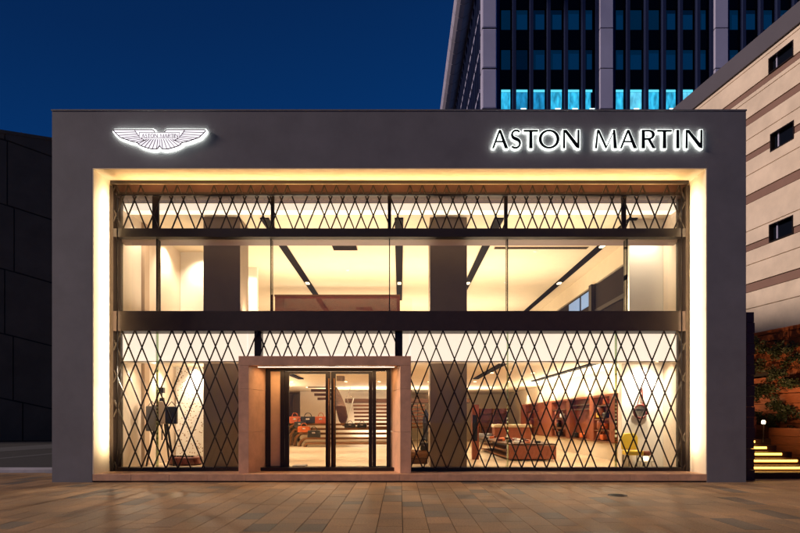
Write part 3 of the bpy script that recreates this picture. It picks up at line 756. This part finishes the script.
# clothes rail and bench between portal and column
CRn = thing('clothes_rail', (wx(418, 4), 4, ZF), 'thin dark clothes rail right of the entrance portal', 'clothes rail')
MB().tube([q(411.5, 466-4, 4.0)[:2]+(ZF,), q(411.5, 404, 4.0), q(428.5, 404, 4.0), q(428.5, 460, 4.0)[:2]+(ZF,)], .015, 8).build('frame', 'bronze', CRn)
MB().tube([(wx(417.5, 4), 4, ZF), (wx(417.5, 4), 4, wz(404, 4))], .012, 8).build('upright', 'bronze', CRn)
ct_ = thing('coat', (wx(425.5, 3.9), 3.9, wz(438, 3.9)), 'long dark coat hanging on the rail beside the wide grey column', 'coat')
MB().prism([(wx(423.3, 3.9), wz(440, 3.9)), (wx(427.5, 3.9), wz(441, 3.9)), (wx(428.6, 3.9), wz(415, 3.9)), (wx(426.5, 3.9), wz(409, 3.9)), (wx(425, 3.9), wz(409, 3.9)), (wx(422.8, 3.9), wz(420, 3.9))], 3.82, 3.98).build('cloth', 'fabric_dark', ct_, bevel=.03)
MB().tube([q(425.8, 409, 3.9), q(425.8, 404.5, 3.9)], .008, 6).build('hanger', 'steel', ct_)
bn = thing('leather_bench', (wx(420, 3.4), 3.4, ZF), 'brown leather bench beside the entrance portal', 'bench')
MB().tube([(wx(404, 3.4), 3.4, ZF+.32), (wx(428, 3.4), 3.4, ZF+.32)], .13, 20).build('bolster', 'wood', bn, smooth=False)
MB().box(wx(404.5, 3.4), wx(427.5, 3.4), 3.32, 3.48, ZF, ZF+.2).build('base', 'wood_dark', bn)
hb = bag(424.5, 0, 3.4, 9, 12, 'leather_black', 'black handbag standing on the brown leather bench', 'handbags on tables and benches', z=ZF+.44)

# right: long display cabinet, box cabinet, back wall unit
TB = thing('display_table', (4.5, 4.6, ZF), 'long low leather display table in the middle of the right window', 'display table')
Yt = 4.7
xa, xb = wx(508.5, Yt), wx(556.5, Yt)
mb = MB().box(xa, xb, Yt, Yt+.06, ZF+.05, ZF+.52).build('front_panel', 'leather', TB, bevel=.02)
MB().box(xa-.02, xb+.02, Yt-.02, 11.5, ZF+.53, ZF+.58).build('table_top', 'wood_dark', TB, bevel=.01)
for k in range(2): MB().box(xa+.01, xb-.06, Yt+.08, 11.4, ZF+.06+.24*k, ZF+.10+.24*k).build('shelf', 'wood', TB)
MB().box(xa+.55, xb-.3, Yt+.3, 11.3, ZF, ZF+.5).build('core', 'leather_red', TB)
r5 = random.Random(21)
for i in range(26):
    X = r5.uniform(xa+.1, xb-.25); Yy = 4.8+i*.25; h = r5.uniform(.05, .12); zt5 = ZF+.58
    mm = r5.choice(['leather_red', 'leather_black', 'white', 'leather_orange', 'leather_black'])
    lab = {'leather_red': 'dark red', 'leather_black': 'black', 'white': 'white', 'leather_orange': 'orange'}[mm]
    o = MB().box(X-.1, X+.1, Yy-.07, Yy+.07, zt5+.002, zt5+h).build('leather_pouch', mm, None, bevel=.02)
    tag(o, lab+' small leather pouch laid out on the long display table', 'pouch', 'small '+lab+' pouches on the long display table')
CBn = thing('box_cabinet', (5.0, 11.9, ZF), 'upright leather cabinet with a pale top behind the display table', 'cabinet')
MB().box(wx(494.5, 11.9), wx(531.5, 11.9), 11.9, 12.6, ZF, wz(427.4, 11.9)).build('body', 'leather', CBn, bevel=.02)
MB().box(wx(494, 11.88), wx(532, 11.88), 11.85, 12.65, wz(427.2, 11.9), wz(424.4, 11.9)).build('top', 'cream', CBn, bevel=.01)
BW = thing('back_wall_unit', (5, 21, ZF), 'dark red display unit on the back wall of the shop', 'shelving')
MB().box(wx(472, 21.4), wx(508, 21.4), 21.4, 21.9, ZF, wz(408.5, 21.4)).build('back_panel', 'leather_red', BW)
for k in range(4): MB().box(wx(473, 21.3), wx(506, 21.3), 21.1, 21.39, ZF+.5+.42*k, ZF+.55+.42*k).build('shelf', 'wood_dark', BW)
for px in (472, 480, 493, 507): MB().box(wx(px, 21.1), wx(px+.9, 21.1), 21.05, 21.39, ZF, wz(408.5, 21.1)).build('side_panel', 'wood', BW)
PN = thing('display_screen', (wx(475, 5.4), 5.4, ZF), 'tall black screen in a brown frame beside the right column', 'screen')
MB().box(wx(472.2, 5.4), wx(479, 5.4), 5.4, 5.6, ZF, wz(404.5, 5.4)).build('frame', 'leather', PN)
MB().box(wx(472.6, 5.38), wx(477.3, 5.38), 5.36, 5.395, wz(441, 5.38), wz(415, 5.38)).build('panel', 'black', PN)
# mannequins / stools by the back unit
for px, lab in ((481.5, 'left'), (488, 'right')):
    Yy = 12.5; t = thing('bar_stool', (wx(px, Yy), Yy, ZF), lab+' one of the two grey stools near the back wall unit', 'stool', 'stools near the back wall')
    x = wx(px, Yy)
    MB().lathe((x, Yy, ZF+.42), [(.05, -.1), (.17, 0), (.21, .06), (.20, .32), (.17, .33)], 18).build('seat', 'fabric_grey', t, smooth=True)
    MB().tube([(x, Yy, ZF), (x, Yy, ZF+.42)], .03, 8).build('stem', 'steel', t)
    MB().lathe((x, Yy, ZF), [(.2, 0), (.2, .015), (.04, .03)], 18).build('foot', 'steel', t)
# leather shelf wall on the right (runs along Y at X=7.35)
SH = thing('leather_shelf_wall', (7.4, 9, ZF), 'long terracotta leather shelving along the right wall of the shop', 'shelving')
XW = 7.35
def yat(px, X=XW): return CY+X*F/(px-400)
z0s, z1s = .80, 2.45
def seg(pa, pb, z0, z1, x0, x1, m, name): return MB().box(x0, x1, yat(pb), yat(pa), z0, z1).build(name, m, SH)
seg(521, 614.5, z0s, z1s, 7.60, 7.645, 'leather', 'back_panel')
seg(521, 622.5, ZF, z0s-.01, 7.36, 7.645, 'cream', 'base_cabinet')
for (a, c) in ((521, 526), (538.5, 552), (567, 570), (590, 594), (610, 615)): seg(a, c, z0s, z1s, 7.33, 7.60, 'leather', 'side_panel')
seg(521, 615, z1s+.001, z1s+.07, 7.33, 7.645, 'leather', 'top_panel'); seg(521, 615, z0s-.008, z0s+.03, 7.31, 7.60, 'wood', 'bottom_panel')
for (a, c, zs_) in ((526, 538.5, (1.2, 1.62, 2.04)), (552, 567, (1.2, 1.62, 2.04)), (570, 590, (2.02, 2.2)), (594, 610, (1.2, 1.6, 2.1))):
    for z in zs_:
        seg(a, c, z, z+.035, 7.36, 7.60, 'steel' if z > 2 else 'wood', 'shelf')
        ya, yb3 = yat(c), yat(a)
        if c-a < 18:   # rounded leather drums between the shelves
            Yc = yb3-(yb3-ya)*.22
            MB().lathe((7.5, Yc, z-.33), [(.13, .0), (.16, .04), (.16, .26), (.13, .3)], 18).build('drum', 'leather', SH, smooth=True)
lab5 = 0
for (px, z, mm, nm) in ((603, .83, 'leather_orange', 'orange handbag on the lowest shelf at the near end of the leather wall'), (605.5, 1.64, 'leather_black', 'black handbag on the middle shelf at the near end of the leather wall'), (599, 1.64, 'yellow', 'yellow bag beside the black bag on the leather wall'),
                    (582, .83, 'leather_orange', 'orange handbag in the wide niche of the leather wall'), (575, .83, 'leather_black', 'black handbag in the wide niche of the leather wall'), (558, 1.24, 'leather_black', 'black bag on a lower shelf at the far end of the leather wall'),
                    (562, 1.66, 'white', 'white bag on the middle shelf at the far end of the leather wall'), (604, 1.24, 'leather_orange', 'orange bag on the second shelf at the near end of the leather wall'), (560, .83, 'leather_black', 'black bag on the bottom of the far niche of the leather wall'), (606, 2.14, 'leather_orange', 'orange bag on the top shelf at the near end of the leather wall')):
    Yy = yat(px, 7.45)
    t = thing('handbag', (7.48, Yy, z+.01), nm, 'handbag', 'bags on the leather shelf wall'); h = .2
    MB().box(7.38, 7.56, Yy-.16, Yy+.16, z+.04, z+.04+h).build('body', mm, t, bevel=.04)
    MB().tube([(7.47, Yy+.09*math.cos(math.pi*k/8), z+.04+h*.9+.11*math.sin(math.pi*k/8)) for k in range(9)], .012, 6).build('handle', mm, t)
# round leather mirror with strap on the white end wall
MR = thing('round_mirror', (wx(641, 2.2), 2.2, wz(411, 2.2)), 'round mirror in a brown leather strap frame at the right', 'mirror')
cc = (wx(640.5, 2.22), 2.22, wz(411.5, 2.22)); R5 = 7.6*(2.22-CY)/F
MB().ring(cc, R5-.03, .032).build('frame', 'leather_red', MR, smooth=True)
mb = MB(); mb.prism([(cc[0]+(R5-.04)*math.cos(2*math.pi*k/32), cc[2]+(R5-.04)*math.sin(2*math.pi*k/32)) for k in range(32)], 2.225, 2.24); mb.build('mirror_glass', 'steel', MR)
MB().box(cc[0]-R5*.6, cc[0]+R5*.6, 2.17, 2.2, cc[2]+.02, cc[2]+.08).build('cross_strap', 'leather_black', MR)
MB().bar((cc[0]-.1, 2.22, cc[2]+R5*.8), (wx(642, 2.22), 2.22, wz(388, 2.22)), .04, .012).bar((cc[0]+.08, 2.22, cc[2]+R5*.8), (wx(642, 2.22), 2.22, wz(388, 2.22)), .04, .012).build('strap', 'leather_red', MR)
# yellow chair
YC = 1.85; CHn = thing('lounge_chair', (wx(633, YC), YC, ZF), 'yellow lounge chair in front of the white wall at the right', 'chair')
xk, xm = wx(625.5, YC), wx(641.5, YC)
bk = MB().prism([(xk, wz(450, YC)), (xm, wz(450, YC)), (xm+.02, wz(438, YC)), (xm-.05, wz(433.5, YC)), (xk+.05, wz(433.5, YC)), (xk-.02, wz(438, YC))], YC+.25, YC+.36).build('backrest', 'yellow', CHn, bevel=.04)
MB().box(xk, xm, YC-.18, YC+.26, wz(455, YC), wz(450.5, YC)).build('seat', 'yellow', CHn, bevel=.03)
for sx in (xk+.03, xm-.03):
    for dy in (-.18, .26): MB().tube([(sx, YC+dy, ZF), (sx, YC+dy*.9, wz(455, YC))], .014, 6).build('leg', 'black', CHn)
SB = thing('side_table', (wx(646, 2.1), 2.1, ZF), 'small glass side table beside the yellow chair', 'table')
MB().lathe((wx(645.5, 2.1), 2.1, wz(461.5, 2.1)), [(.26, 0), (.26, .018)], 28).build('table_top', 'glass', SB)
for k in range(3):
    a = k*2.1; MB().tube([(wx(645.5, 2.1)+.2*math.cos(a), 2.1+.2*math.sin(a), ZF), (wx(645.5, 2.1)+.16*math.cos(a), 2.1+.16*math.sin(a), wz(461.5, 2.1))], .01, 6).build('leg', 'steel', SB)
LP = thing('table_lamp', (wx(645.5, 2.1), 2.1, wz(461, 2.1)), 'round copper table lamp glowing on the small glass table', 'lamp')
LPc = (wx(645.5, 2.1), 2.1, wz(461, 2.1)+.02)
MB().lathe(LPc, [(.07, 0), (.085, .05), (.08, .12)], 20).build('bulb', 'lampglow', LP)
MB().lathe((LPc[0], LPc[1], LPc[2]+.125), [(.085, 0), (.155, .05), (.16, .12), (.15, .15)], 24).build('shade', 'leather', LP, smooth=True)

mt = thing('doormat', (wx(301, 3.2), 2.6, ZF), 'small grey doormat lying inside the left glass door', 'doormat')
MB().box(wx(294, 2.6), wx(307, 2.6), 2.3, 2.75, ZF, ZF+.03).build('pile', 'fabric_grey', mt, bevel=.008)
# ------------------------------------------------------------------ tower behind
YT = 40.0; sc = (YT-CY)/F
T = thing('office_tower', (18, YT, 0), 'tall dark glass office tower with lilac piers rising behind the showroom', 'tower')
tx = lambda p: (p-400)*sc
TZ = 48.0; X0t = tx(481); X1t = tx(728+118)
MB().box(X0t+.3, X1t+8, YT+1.0, YT+62, -.03, TZ-.3).build('core', 'towerspandrel', T)
rowz = [34.13+3.92*k for k in range(-7, 4)]       # window head heights
for (a, c) in ((482, 497), (600.3, 613.2), (715.3, 728.2), (829, 842)):
    mb = MB(); z = rowz[0]-3.92*2
    zz = 1.6+(HY-108.7)*sc-3.92*8
    while zz < TZ:
        if a < 490: mb.prism([(tx(a), zz+.04), (tx(c), zz+.04), (tx(c), min(zz+3.88, TZ)), (tx(a), min(zz+3.88, TZ))], YT, YT+1.2)
        else: mb.box(tx(a), tx(c), YT, YT+1.2, zz+.04, min(zz+3.88, TZ))
        zz += 3.92
    o = mb.build('pier', 'towerpier', T, bevel=.12 if a < 490 else .03)
    MB().box(tx(a)+.05, tx(c)-.05, YT+.08, YT+1.15, 0, TZ-.05).build('pier_core', 'towerspandrel', o)
bays = [(497, 600.3, [514.8, 532.2, 549.6, 567, 584.5]), (613.2, 715.3, [629.3, 647.8, 665.3, 682.2, 699.7]), (728.2, 829, [745.5, 763, 780, 797, 814])]
for (a, c, ms) in bays:
    mb = MB()
    for z in rowz: mb.box(tx(a), tx(c), YT+.62, YT+.7, z, z+3.92-2.04)
    mb.build('spandrel', 'towerspandrel', T)
    for p in ms: MB().box(tx(p)-.15, tx(p)+.15, YT+.15, YT+.75, 2, TZ).build('mullion', 'towermull', T)
    for p in (a+1.6, c-1.6): MB().box(tx(p)-.16, tx(p)+.16, YT+.3, YT+.75, 2, TZ).build('mullion', 'towermull', T)
    ed = [a+2.5]+ms+[c-2.5]
    for z in rowz[5:]:
        lit = abs(z-34.13) < .1
        for i, (p, q) in enumerate(zip(ed[:-1], ed[1:])):
            x0 = tx(p)+.3; x1 = tx(q)-.3
            if lit and a < 700:
                w_ = MB().box(x0, x1, YT+.72, YT+.76, z-2.0, z-.3).build('window', random.choice(['litroom', 'litroom', 'litroomdim', 'litroombright']), T, label='lit cyan office window')
                MB().box(x0, x1, YT+.70, YT+.74, z-.26, z-.04).build('transom_light', 'littop', w_)
                if i % 2 == 1 or i == 4:
                    MB().box(x0+.45, x0+.95, YT+.69, YT+.71, z-2.0, z-1.86).build('tube_light', 'tubelight', w_)
                if i == 5: MB().box(x0+.55, x0+.8, YT+.69, YT+.715, z-2.0, z-.3).build('blind', 'towermull', w_)
            else:
                w_ = MB().box(x0, x1, YT+.72, YT+.76, z-2.0, z-.05).build('window', random.choice(['towerglass', 'towerglass', 'towerglassdark']), T)
                if random.random() < .8: MB().box(x0+.05+random.random()*.2, x1-.05, YT+.70, YT+.715, z-1.95, z-.35-random.random()*.2).build('blind', 'blind', w_)
# left side of the tower
mb = MB(); 
for i in range(38):
    y = YT+1.4+i*1.55; mb.box(X0t-.02, X0t+.28, y-.08, y+.08, 2, 46)
mb.build('side_mullions', 'towermull', T)
mb = MB()
for z in rowz+[rowz[-1]+3.92]:
    for y in range(20): mb.box(X0t+.22, X0t+.30, YT+1.5+y*3.1, YT+4.2+y*3.1, z-2.0, z-.1)
mb.build('side_glazing', 'blind', T)
mb = MB()
for z in rowz: mb.box(X0t+.02, X0t+.26, YT+1.3, YT+60, z+.0, z+.35)
mb.build('side_transoms', 'towerpier', T)
# curved overhanging eave along the left side
prof = [(5.85, 46.95), (5.88, 46.4), (6.05, 46.0), (6.4, 45.75), (6.9, 45.75), (7.35, 46.0), (7.7, 46.35), (7.80, 46.5), (7.80, 47.2), (5.9, 47.2)]
y = YT-3
ev = MB()
while y < YT+62:
    ev.prism(prof, y+.05, y+1.97); y += 2.02
o = ev.build('curved_eave', 'towereave', T)
MB().prism([(5.95, 47.0), (5.98, 46.5), (6.5, 45.88), (7.3, 46.1), (7.75, 46.6), (7.75, 47.1)], YT-2.9, YT+61).build('eave_core', 'joint', o)
MB().box(X0t-.1, X1t+8, YT-.02, YT+62, 47.25, 49.5).build('roof', 'towerpier', T)

# ------------------------------------------------------------------ stone building on the right
n_ = math.hypot(.165, 1); dr_ = Vector((-.165/n_, 1/n_, 0)); nr_ = Vector((-1/n_, -.165/n_, 0)); P0 = Vector((16.4, 9.6, 0))
def frame(P0, ns=1):
    return Matrix(((dr_.x, nr_.x, 0, P0.x), (dr_.y, nr_.y, 0, P0.y), (0, 0, 1, 0), (0, 0, 0, 1)))
TM = frame(P0)
def onwall(px, py, P=P0):
    k = (px-400)/F                     # X = k*d ; X = P.x - .165*(Y-P.y)
    d = (P.x+.165*(P.y-CY))/(k+.165); Y = CY+d; X = k*d
    s = (Vector((X, Y, 0))-P).dot(dr_); return s, CZ+(HY-py)*d/F
R_ = thing('stone_building', (P0.x, P0.y, 0), 'cream stone building with brown bands and small square windows at the right', 'building')
s0, s1 = -11.0, 30.0
ztop = onwall(747.8, 65)[1]; 
zc0 = onwall(748, 65.9)[1]; zc1 = onwall(748, 46.6)[1]
px0 = 746.8
edges = [119.2, 126, 140.6, 155.3, 161.4, 176.2, 195.9, 204.4, 231.9, 245.6, 251.7, 265.7, 284.4, 292.8, 309.3]
Z = [onwall(px0, e)[1] for e in edges]
zb = 5.45
per = Z[0]-Z[6]
up = [Z[0]+ (Z[8]-Z[12]) , ]
# course list from the top: (z_low, z_high, material)
cs = []
zj1 = onwall(735, 110)[1]; zt0, zt1 = onwall(712, 110.4)[1], onwall(721, 110.4)[1]
cs = [(onwall(700, 110.4)[1], zc0, 'stone'), (zt1, onwall(700, 110.4)[1], 'stone'), (min(zt0, zt1)-.27, min(zt0, zt1), 'band')]
zlo = min(zt0, zt1)-.27
cs = [(zlo+.27, zlo+.27+.95, 'stone'), (zlo+.27+.95, zc0, 'stone'), (zlo, zlo+.27, 'band'), (zj1 if zj1 < zlo else zlo-.85, zlo, 'stone'), (Z[0], zj1 if zj1 < zlo else zlo-.85, 'stone')]
kinds = ['band', 'stone', 'stone', 'band', 'stone', 'stone', 'band', 'stone', 'stone', 'band', 'stone', 'stone', 'band', 'stone']
for i, kd in enumerate(kinds): cs.append((Z[i+1], Z[i], kd))
cs.append((zb, Z[14], 'stone'))
wins = []
for (xa, ya, yb3, xb, yc, yd) in ((768.5, 59, 75.5, 793.5, 39.4, 55), (770.2, 133.4, 152.3, 794.1, 120.8, 138.8), (769, 226.2, 244.6, 793.3, 213.5, 231.8)):
    a = onwall(xa, ya); b3 = onwall(xa, yb3); c = onwall(xb, yc); d = onwall(xb, yd)
    wins.append((c[0], a[0], (b3[1]+d[1])/2, (a[1]+c[1])/2))
allw = list(wins)
for (a, c, z0, z1) in wins:
    for k in (-2, -1): allw.append((a+k*4.6, c+k*4.6, z0, z1))
def rsub(r, h):
    a, b, c, d = r; e, f, g, i = h
    if f <= a or e >= b or i <= c or g >= d: return [r]
    out = []
    if e > a: out.append((a, e, c, d))
    if f < b: out.append((f, b, c, d))
    a2, b2_ = max(a, e), min(b, f)
    if g > c: out.append((a2, b2_, c, g))
    if i < d: out.append((a2, b2_, i, d))
    return out
ms_ = MB(TM); mbn = MB(TM)
for (za, zb2, kd) in cs:
    if zb2 < za: za, zb2 = zb2, za
    rects = [(s0, s1, za+.018, zb2-.018)]
    for h in allw: rects = [q for r in rects for q in rsub(r, h)]
    for r in rects:
        if r[1]-r[0] < .01 or r[3]-r[2] < .01: continue
        (ms_ if kd == 'stone' else mbn).box(r[0], r[1], -.25, 0 if kd == 'stone' else -.03, r[2], r[3])
ms_.build('stone_cladding', 'stone', R_); mbn.build('brown_band', 'band', R_)
MB(TM).box(s0+.01, s1-.01, -8, -.24, zb, zc0).build('backing_wall', 'joint', R_)
MB(TM).box(s0-.1, s1+.1, -8, .10, zc0+.01, zc1).build('coping', 'coping', R_)
MB(TM).box(s0, s1, -8, -.12, -.03, zb-.01).build('base_wall', 'wood_dark', R_)
for (a, c, z0, z1) in allw[:3]+[h for h in allw[3:] if h[0] > s0+.5]:
    f = MB(TM).box(a, a+.05, -.23, .015, z0, z1).box(c-.05, c, -.23, .015, z0, z1).box(a+.05, c-.05, -.23, .015, z0, z0+.05).box(a+.05, c-.05, -.23, .015, z1-.05, z1).build('window_frame', 'bronze', R_)
    MB(TM).box(a+.05, c-.05, -.2, -.19, z0+.05, z1-.05).build('pane', 'towerspandrel', f)
    MB(TM).box(c-.30, c-.24, -.19, -.15, z0+.05, z1-.05).build('mullion', 'towerpier', f)

# ------------------------------------------------------------------ timber garden wall, steps and planting at the right
PG = Vector((13.0, 4.6, 0)); TG = frame(PG)
G_ = thing('timber_garden_wall', (13.0, 4.6, 0), 'warm brown stacked timber garden wall beside the lit steps', 'garden wall')
MB(TG).box(-9, 6.5, -.6, -.12, -.03, 4.75).build('backing', 'joint', G_)
rnd = random.Random(3); mb = MB(TG); z = .02; row = 0
while z < 4.74:
    h = min(rnd.choice([.26, .30, .34]), 4.75-z)
    if 4.75-z-h < .12: h = 4.75-z
    s = -9.
    while s < 6.4:
        L = rnd.choice([1.1, 1.6, 2.2, 2.8]); e = min(s+L, 6.5); pr_ = rnd.choice([0, 0, .05, .1, .16]) if z < 3.7 else 0
        gapp = z < 3.6 and rnd.random() < .16
        if not gapp: mb.box(s+.006, e-.006, -.12, pr_, z+.012, z+h-.008)
        s = e
    z += h
mb.build('timber_boards', 'gardenwood', G_)
# post with stepped edge at the corner of the showroom
pst = MB(); z = .0
while z < wz(309, .6)-.1:
    pst.box(9.22, wx(752.4, .6)-(.02 if int(z/.28) % 2 else 0), .5, .72, z, z+.27); z += .28
tag(pst.build('timber_post', 'postred'), 'dark red stacked timber post at the right corner of the showroom', 'post')
MB().build
ST = thing('lit_steps', (11, 1.2, 0), 'dark steps with glowing amber strips under each tread at the right', 'steps')
for i in range(5):
    d = 15.95+.42*i; Y = CY+d; zt = .135+.17*(i+1); xr = (11.9, 11.62, 11.45, 11.27, 11.18)[i]
    MB().box(9.25, xr+.3, Y, Y+.46, -.02 if i == 0 else zt-.3, zt).build('step', 'wood_dark', ST, bevel=.004)
    MB().box(9.3, xr-.02, Y-.035, Y-.004, zt-.10, zt-.035).build('strip_light', 'led', ST)
    lamp('step_light', 'AREA', ((9.3+xr)/2, Y-.05, zt-.03), 5, (1, .55, .14), xr-9.3, .04)
MB().box(9.25, 12.6, CY+18.05, CY+22.5, -.02, 1.0).build('landing', 'wood_dark', ST)
MB().box(9.25, 13, .9, 1.52, -.02, .16).build('plinth', 'wood_dark', ST)
lamp('garden_fill', 'SPOT', (11.3, 3.4, 2.0), 170, (1, .55, .26), direction=(.75, .1, .75), angle=140, blend=1, soft=.05)  # this spot and the next are added without fittings to brighten the timber wall
lamp('garden_fill', 'SPOT', (10.9, 6.0, 2.0), 170, (1, .55, .26), direction=(.75, .1, .75), angle=140, blend=1, soft=.05)
# planter boxes
for (x0, x1, y0, z1, lab) in ((11.95, 12.6, 1.75, 1.35, 'low timber planter box right of the lit steps'), (10.9, 11.9, 4.3, 1.72, 'square timber planter box behind the top of the lit steps')):
    p = MB()
    z = 0.
    while z < z1-.05: p.box(x0, x1, y0, y0+2.0 if x0 > 11.9 else y0+.9, z+.004, min(z+.27, z1)); z += .275
    tag(p.build('planter_box', 'gardenwood'), lab, 'planter')
def leaves(mb, c, r, n, sz, rn):
    for _ in range(n):
        while True:
            v = Vector((rn.uniform(-1, 1), rn.uniform(-1, 1), rn.uniform(-1, 1)))
            if v.length < 1: break
        p = Vector(c)+Vector((v.x*r[0], v.y*r[1], v.z*r[2])); a = Vector((rn.gauss(0, 1), rn.gauss(0, 1), rn.gauss(0, .7))).normalized()
        b3 = a.cross(Vector((rn.gauss(0, 1), rn.gauss(0, 1), rn.gauss(0, 1)))).normalized(); s = sz*rn.uniform(.6, 1.3)
        mb.add([p-a*s, p+b3*s*.45, p+a*s, p-b3*s*.45], [(0, 1, 2, 3)])
rn = random.Random(11)
spots = [(757, 347, 'trailing shrub high on the timber wall next to the showroom corner'), (774, 350, 'trailing shrub high on the timber wall left of the widest clump'), (788, 352, 'wide dark shrub high on the timber wall'),
         (798, 362, 'trailing shrub on the timber wall at the right edge of the photo'), (763, 366, 'trailing shrub in the middle of the timber wall near the showroom corner'), (779, 374, 'small trailing shrub in the middle of the timber wall'), (792, 384, 'trailing shrub in the middle of the timber wall at the right'),
         (757, 396, 'low shrub beside the timber post'), (768, 392, 'low shrub on the timber wall above the garden lamp'), (785, 403, 'dark shrub on the lower timber wall above the planter'), (797, 412, 'dark low shrub on the timber wall at the right edge'),
         (760, 418, 'dark bush left of the garden lamp'), (778, 424, 'dark bush above the lit steps'), (796, 434, 'dark bush in the low planter')]
for (px, py, lab) in spots:
    s, z = onwall(px, py, PG)
    if py > 415: s, z = s, z
    c = TG @ Vector((s, .28, z)); t = thing('shrub', (c.x, c.y, c.z-.2), lab, 'shrub', 'shrubs on the timber wall')
    mb = MB()
    for k in range(rn.randint(5, 8)):
        cc = c+Vector((rn.uniform(-.15, .15), rn.uniform(-.45, .45), rn.uniform(-.22, .22)))
        leaves(mb, cc, (.14, .22, .15), 75, .05, rn)
    mb.build('foliage', 'leaf', t)
    mb = MB()
    for k in range(5):
        a = TG @ Vector((s+rn.uniform(-.2, .2), .02, z-.25)); b3 = c+Vector((rn.uniform(-.1, .1), rn.uniform(-.4, .4), rn.uniform(-.3, .25)))
        mb.tube([a, (Vector(a)+b3)/2+Vector((-.06, 0, .06)), b3], [.012, .009, .004], 5)
    mb.build('stem', 'wood_dark', t)
gl = thing('garden_lamp', (wx(763.5, 3.0), 3.0, wz(424, 3.0)), 'small glowing lamp among the dark bushes above the lit steps', 'lamp')
MB().lathe((wx(763.5, 3.0), 3.0, wz(424, 3.0)), [(.04, .0), (.055, .02), (.055, .10), (.03, .12)], 16).build('lamp_head', 'lampglow', gl)
MB().tube([(wx(763.5, 3.0), 3.0, .9), (wx(763.5, 3.0), 3.0, wz(424, 3.0))], .018).build('stem', 'bronze', gl)
lamp('garden_glow', 'POINT', (wx(763.5, 2.8), 2.75, wz(421, 2.8)+.05), 14, (1, .6, .25), soft=.06)

# ------------------------------------------------------------------ dark panelled building on the left
dl_ = Vector((2.6, 1, 0)).normalized(); nl_ = Vector((dl_.y, -dl_.x, 0))
if nl_.y > 0: nl_ = -nl_
PL = Vector((wx(26, 28.5), 28.5, 0))
TL = Matrix(((dl_.x, nl_.x, 0, PL.x), (dl_.y, nl_.y, 0, PL.y), (0, 0, 1, 0), (0, 0, 0, 1)))
L_ = thing('dark_panelled_building', (PL.x, PL.y, 0), 'very dark building clad in large offset panels beyond the road at the left', 'building')
dd_ = PL.y-CY
zt_ = CZ+(HY-137)*dd_/F
MB(TL).box(-30, 14, -15, -.1, -.05, zt_-.1).build('wall_core', 'joint', L_)
mb = MB(TL); rr_ = random.Random(5)
slope = -.24
zrow = zt_+9; rows = 0
hh = 4.9
while zrow > -6:
    s = -30+rr_.uniform(0, 3)
    while s < 14:
        e = s+3.3
        zz0 = [zrow+slope*q-hh+.05 for q in (s, e)]; zz1 = [zrow+slope*q-.05 for q in (s, e)]
        cl = lambda q: max(.02, min(zt_+.0-(.02*0), q))
        a0, a1, b0, b1 = cl(zz0[0]), cl(zz0[1]), cl(zz1[0]), cl(zz1[1])
        if b0-a0 > .05 or b1-a1 > .05:
            mb.add([(s+.04, 0, a0), (e-.04, 0, a1), (e-.04, 0, b1), (s+.04, 0, b0), (s+.04, -.1, a0), (e-.04, -.1, a1), (e-.04, -.1, b1), (s+.04, -.1, b0)],
                   [(0, 1, 2, 3), (4, 7, 6, 5), (0, 4, 5, 1), (1, 5, 6, 2), (2, 6, 7, 3), (3, 7, 4, 0)])
        s = e
    zrow -= hh
mb.build('wall_panels', 'leftwall', L_)
MB(TL).box(-30, 14, -15, .05, zt_+.0, zt_+.25).build('coping', 'leftwall', L_)

# manhole
mh = thing('manhole_cover', (wx(617.5, -2.5), -2.5, 0), 'small round iron cover set in the paving right of the entrance', 'manhole cover')
MB().lathe((wx(617.5, -2.5), -2.5, 0), [(.2, -.01), (.2, .004), (.185, .006)], 32).build('cover', 'iron', mh)
mb = MB()
for k in range(5): mb.box(wx(617.5, -2.5)-.13+.01*abs(k-2), wx(617.5, -2.5)+.13-.01*abs(k-2), -2.5-.12+k*.06, -2.5-.10+k*.06, .005, .012)
mb.ring((wx(617.5, -2.5), -2.5, .006), .19, .007, 'z', 32, 6)
mb.build('cover_ribs', 'iron', mh)
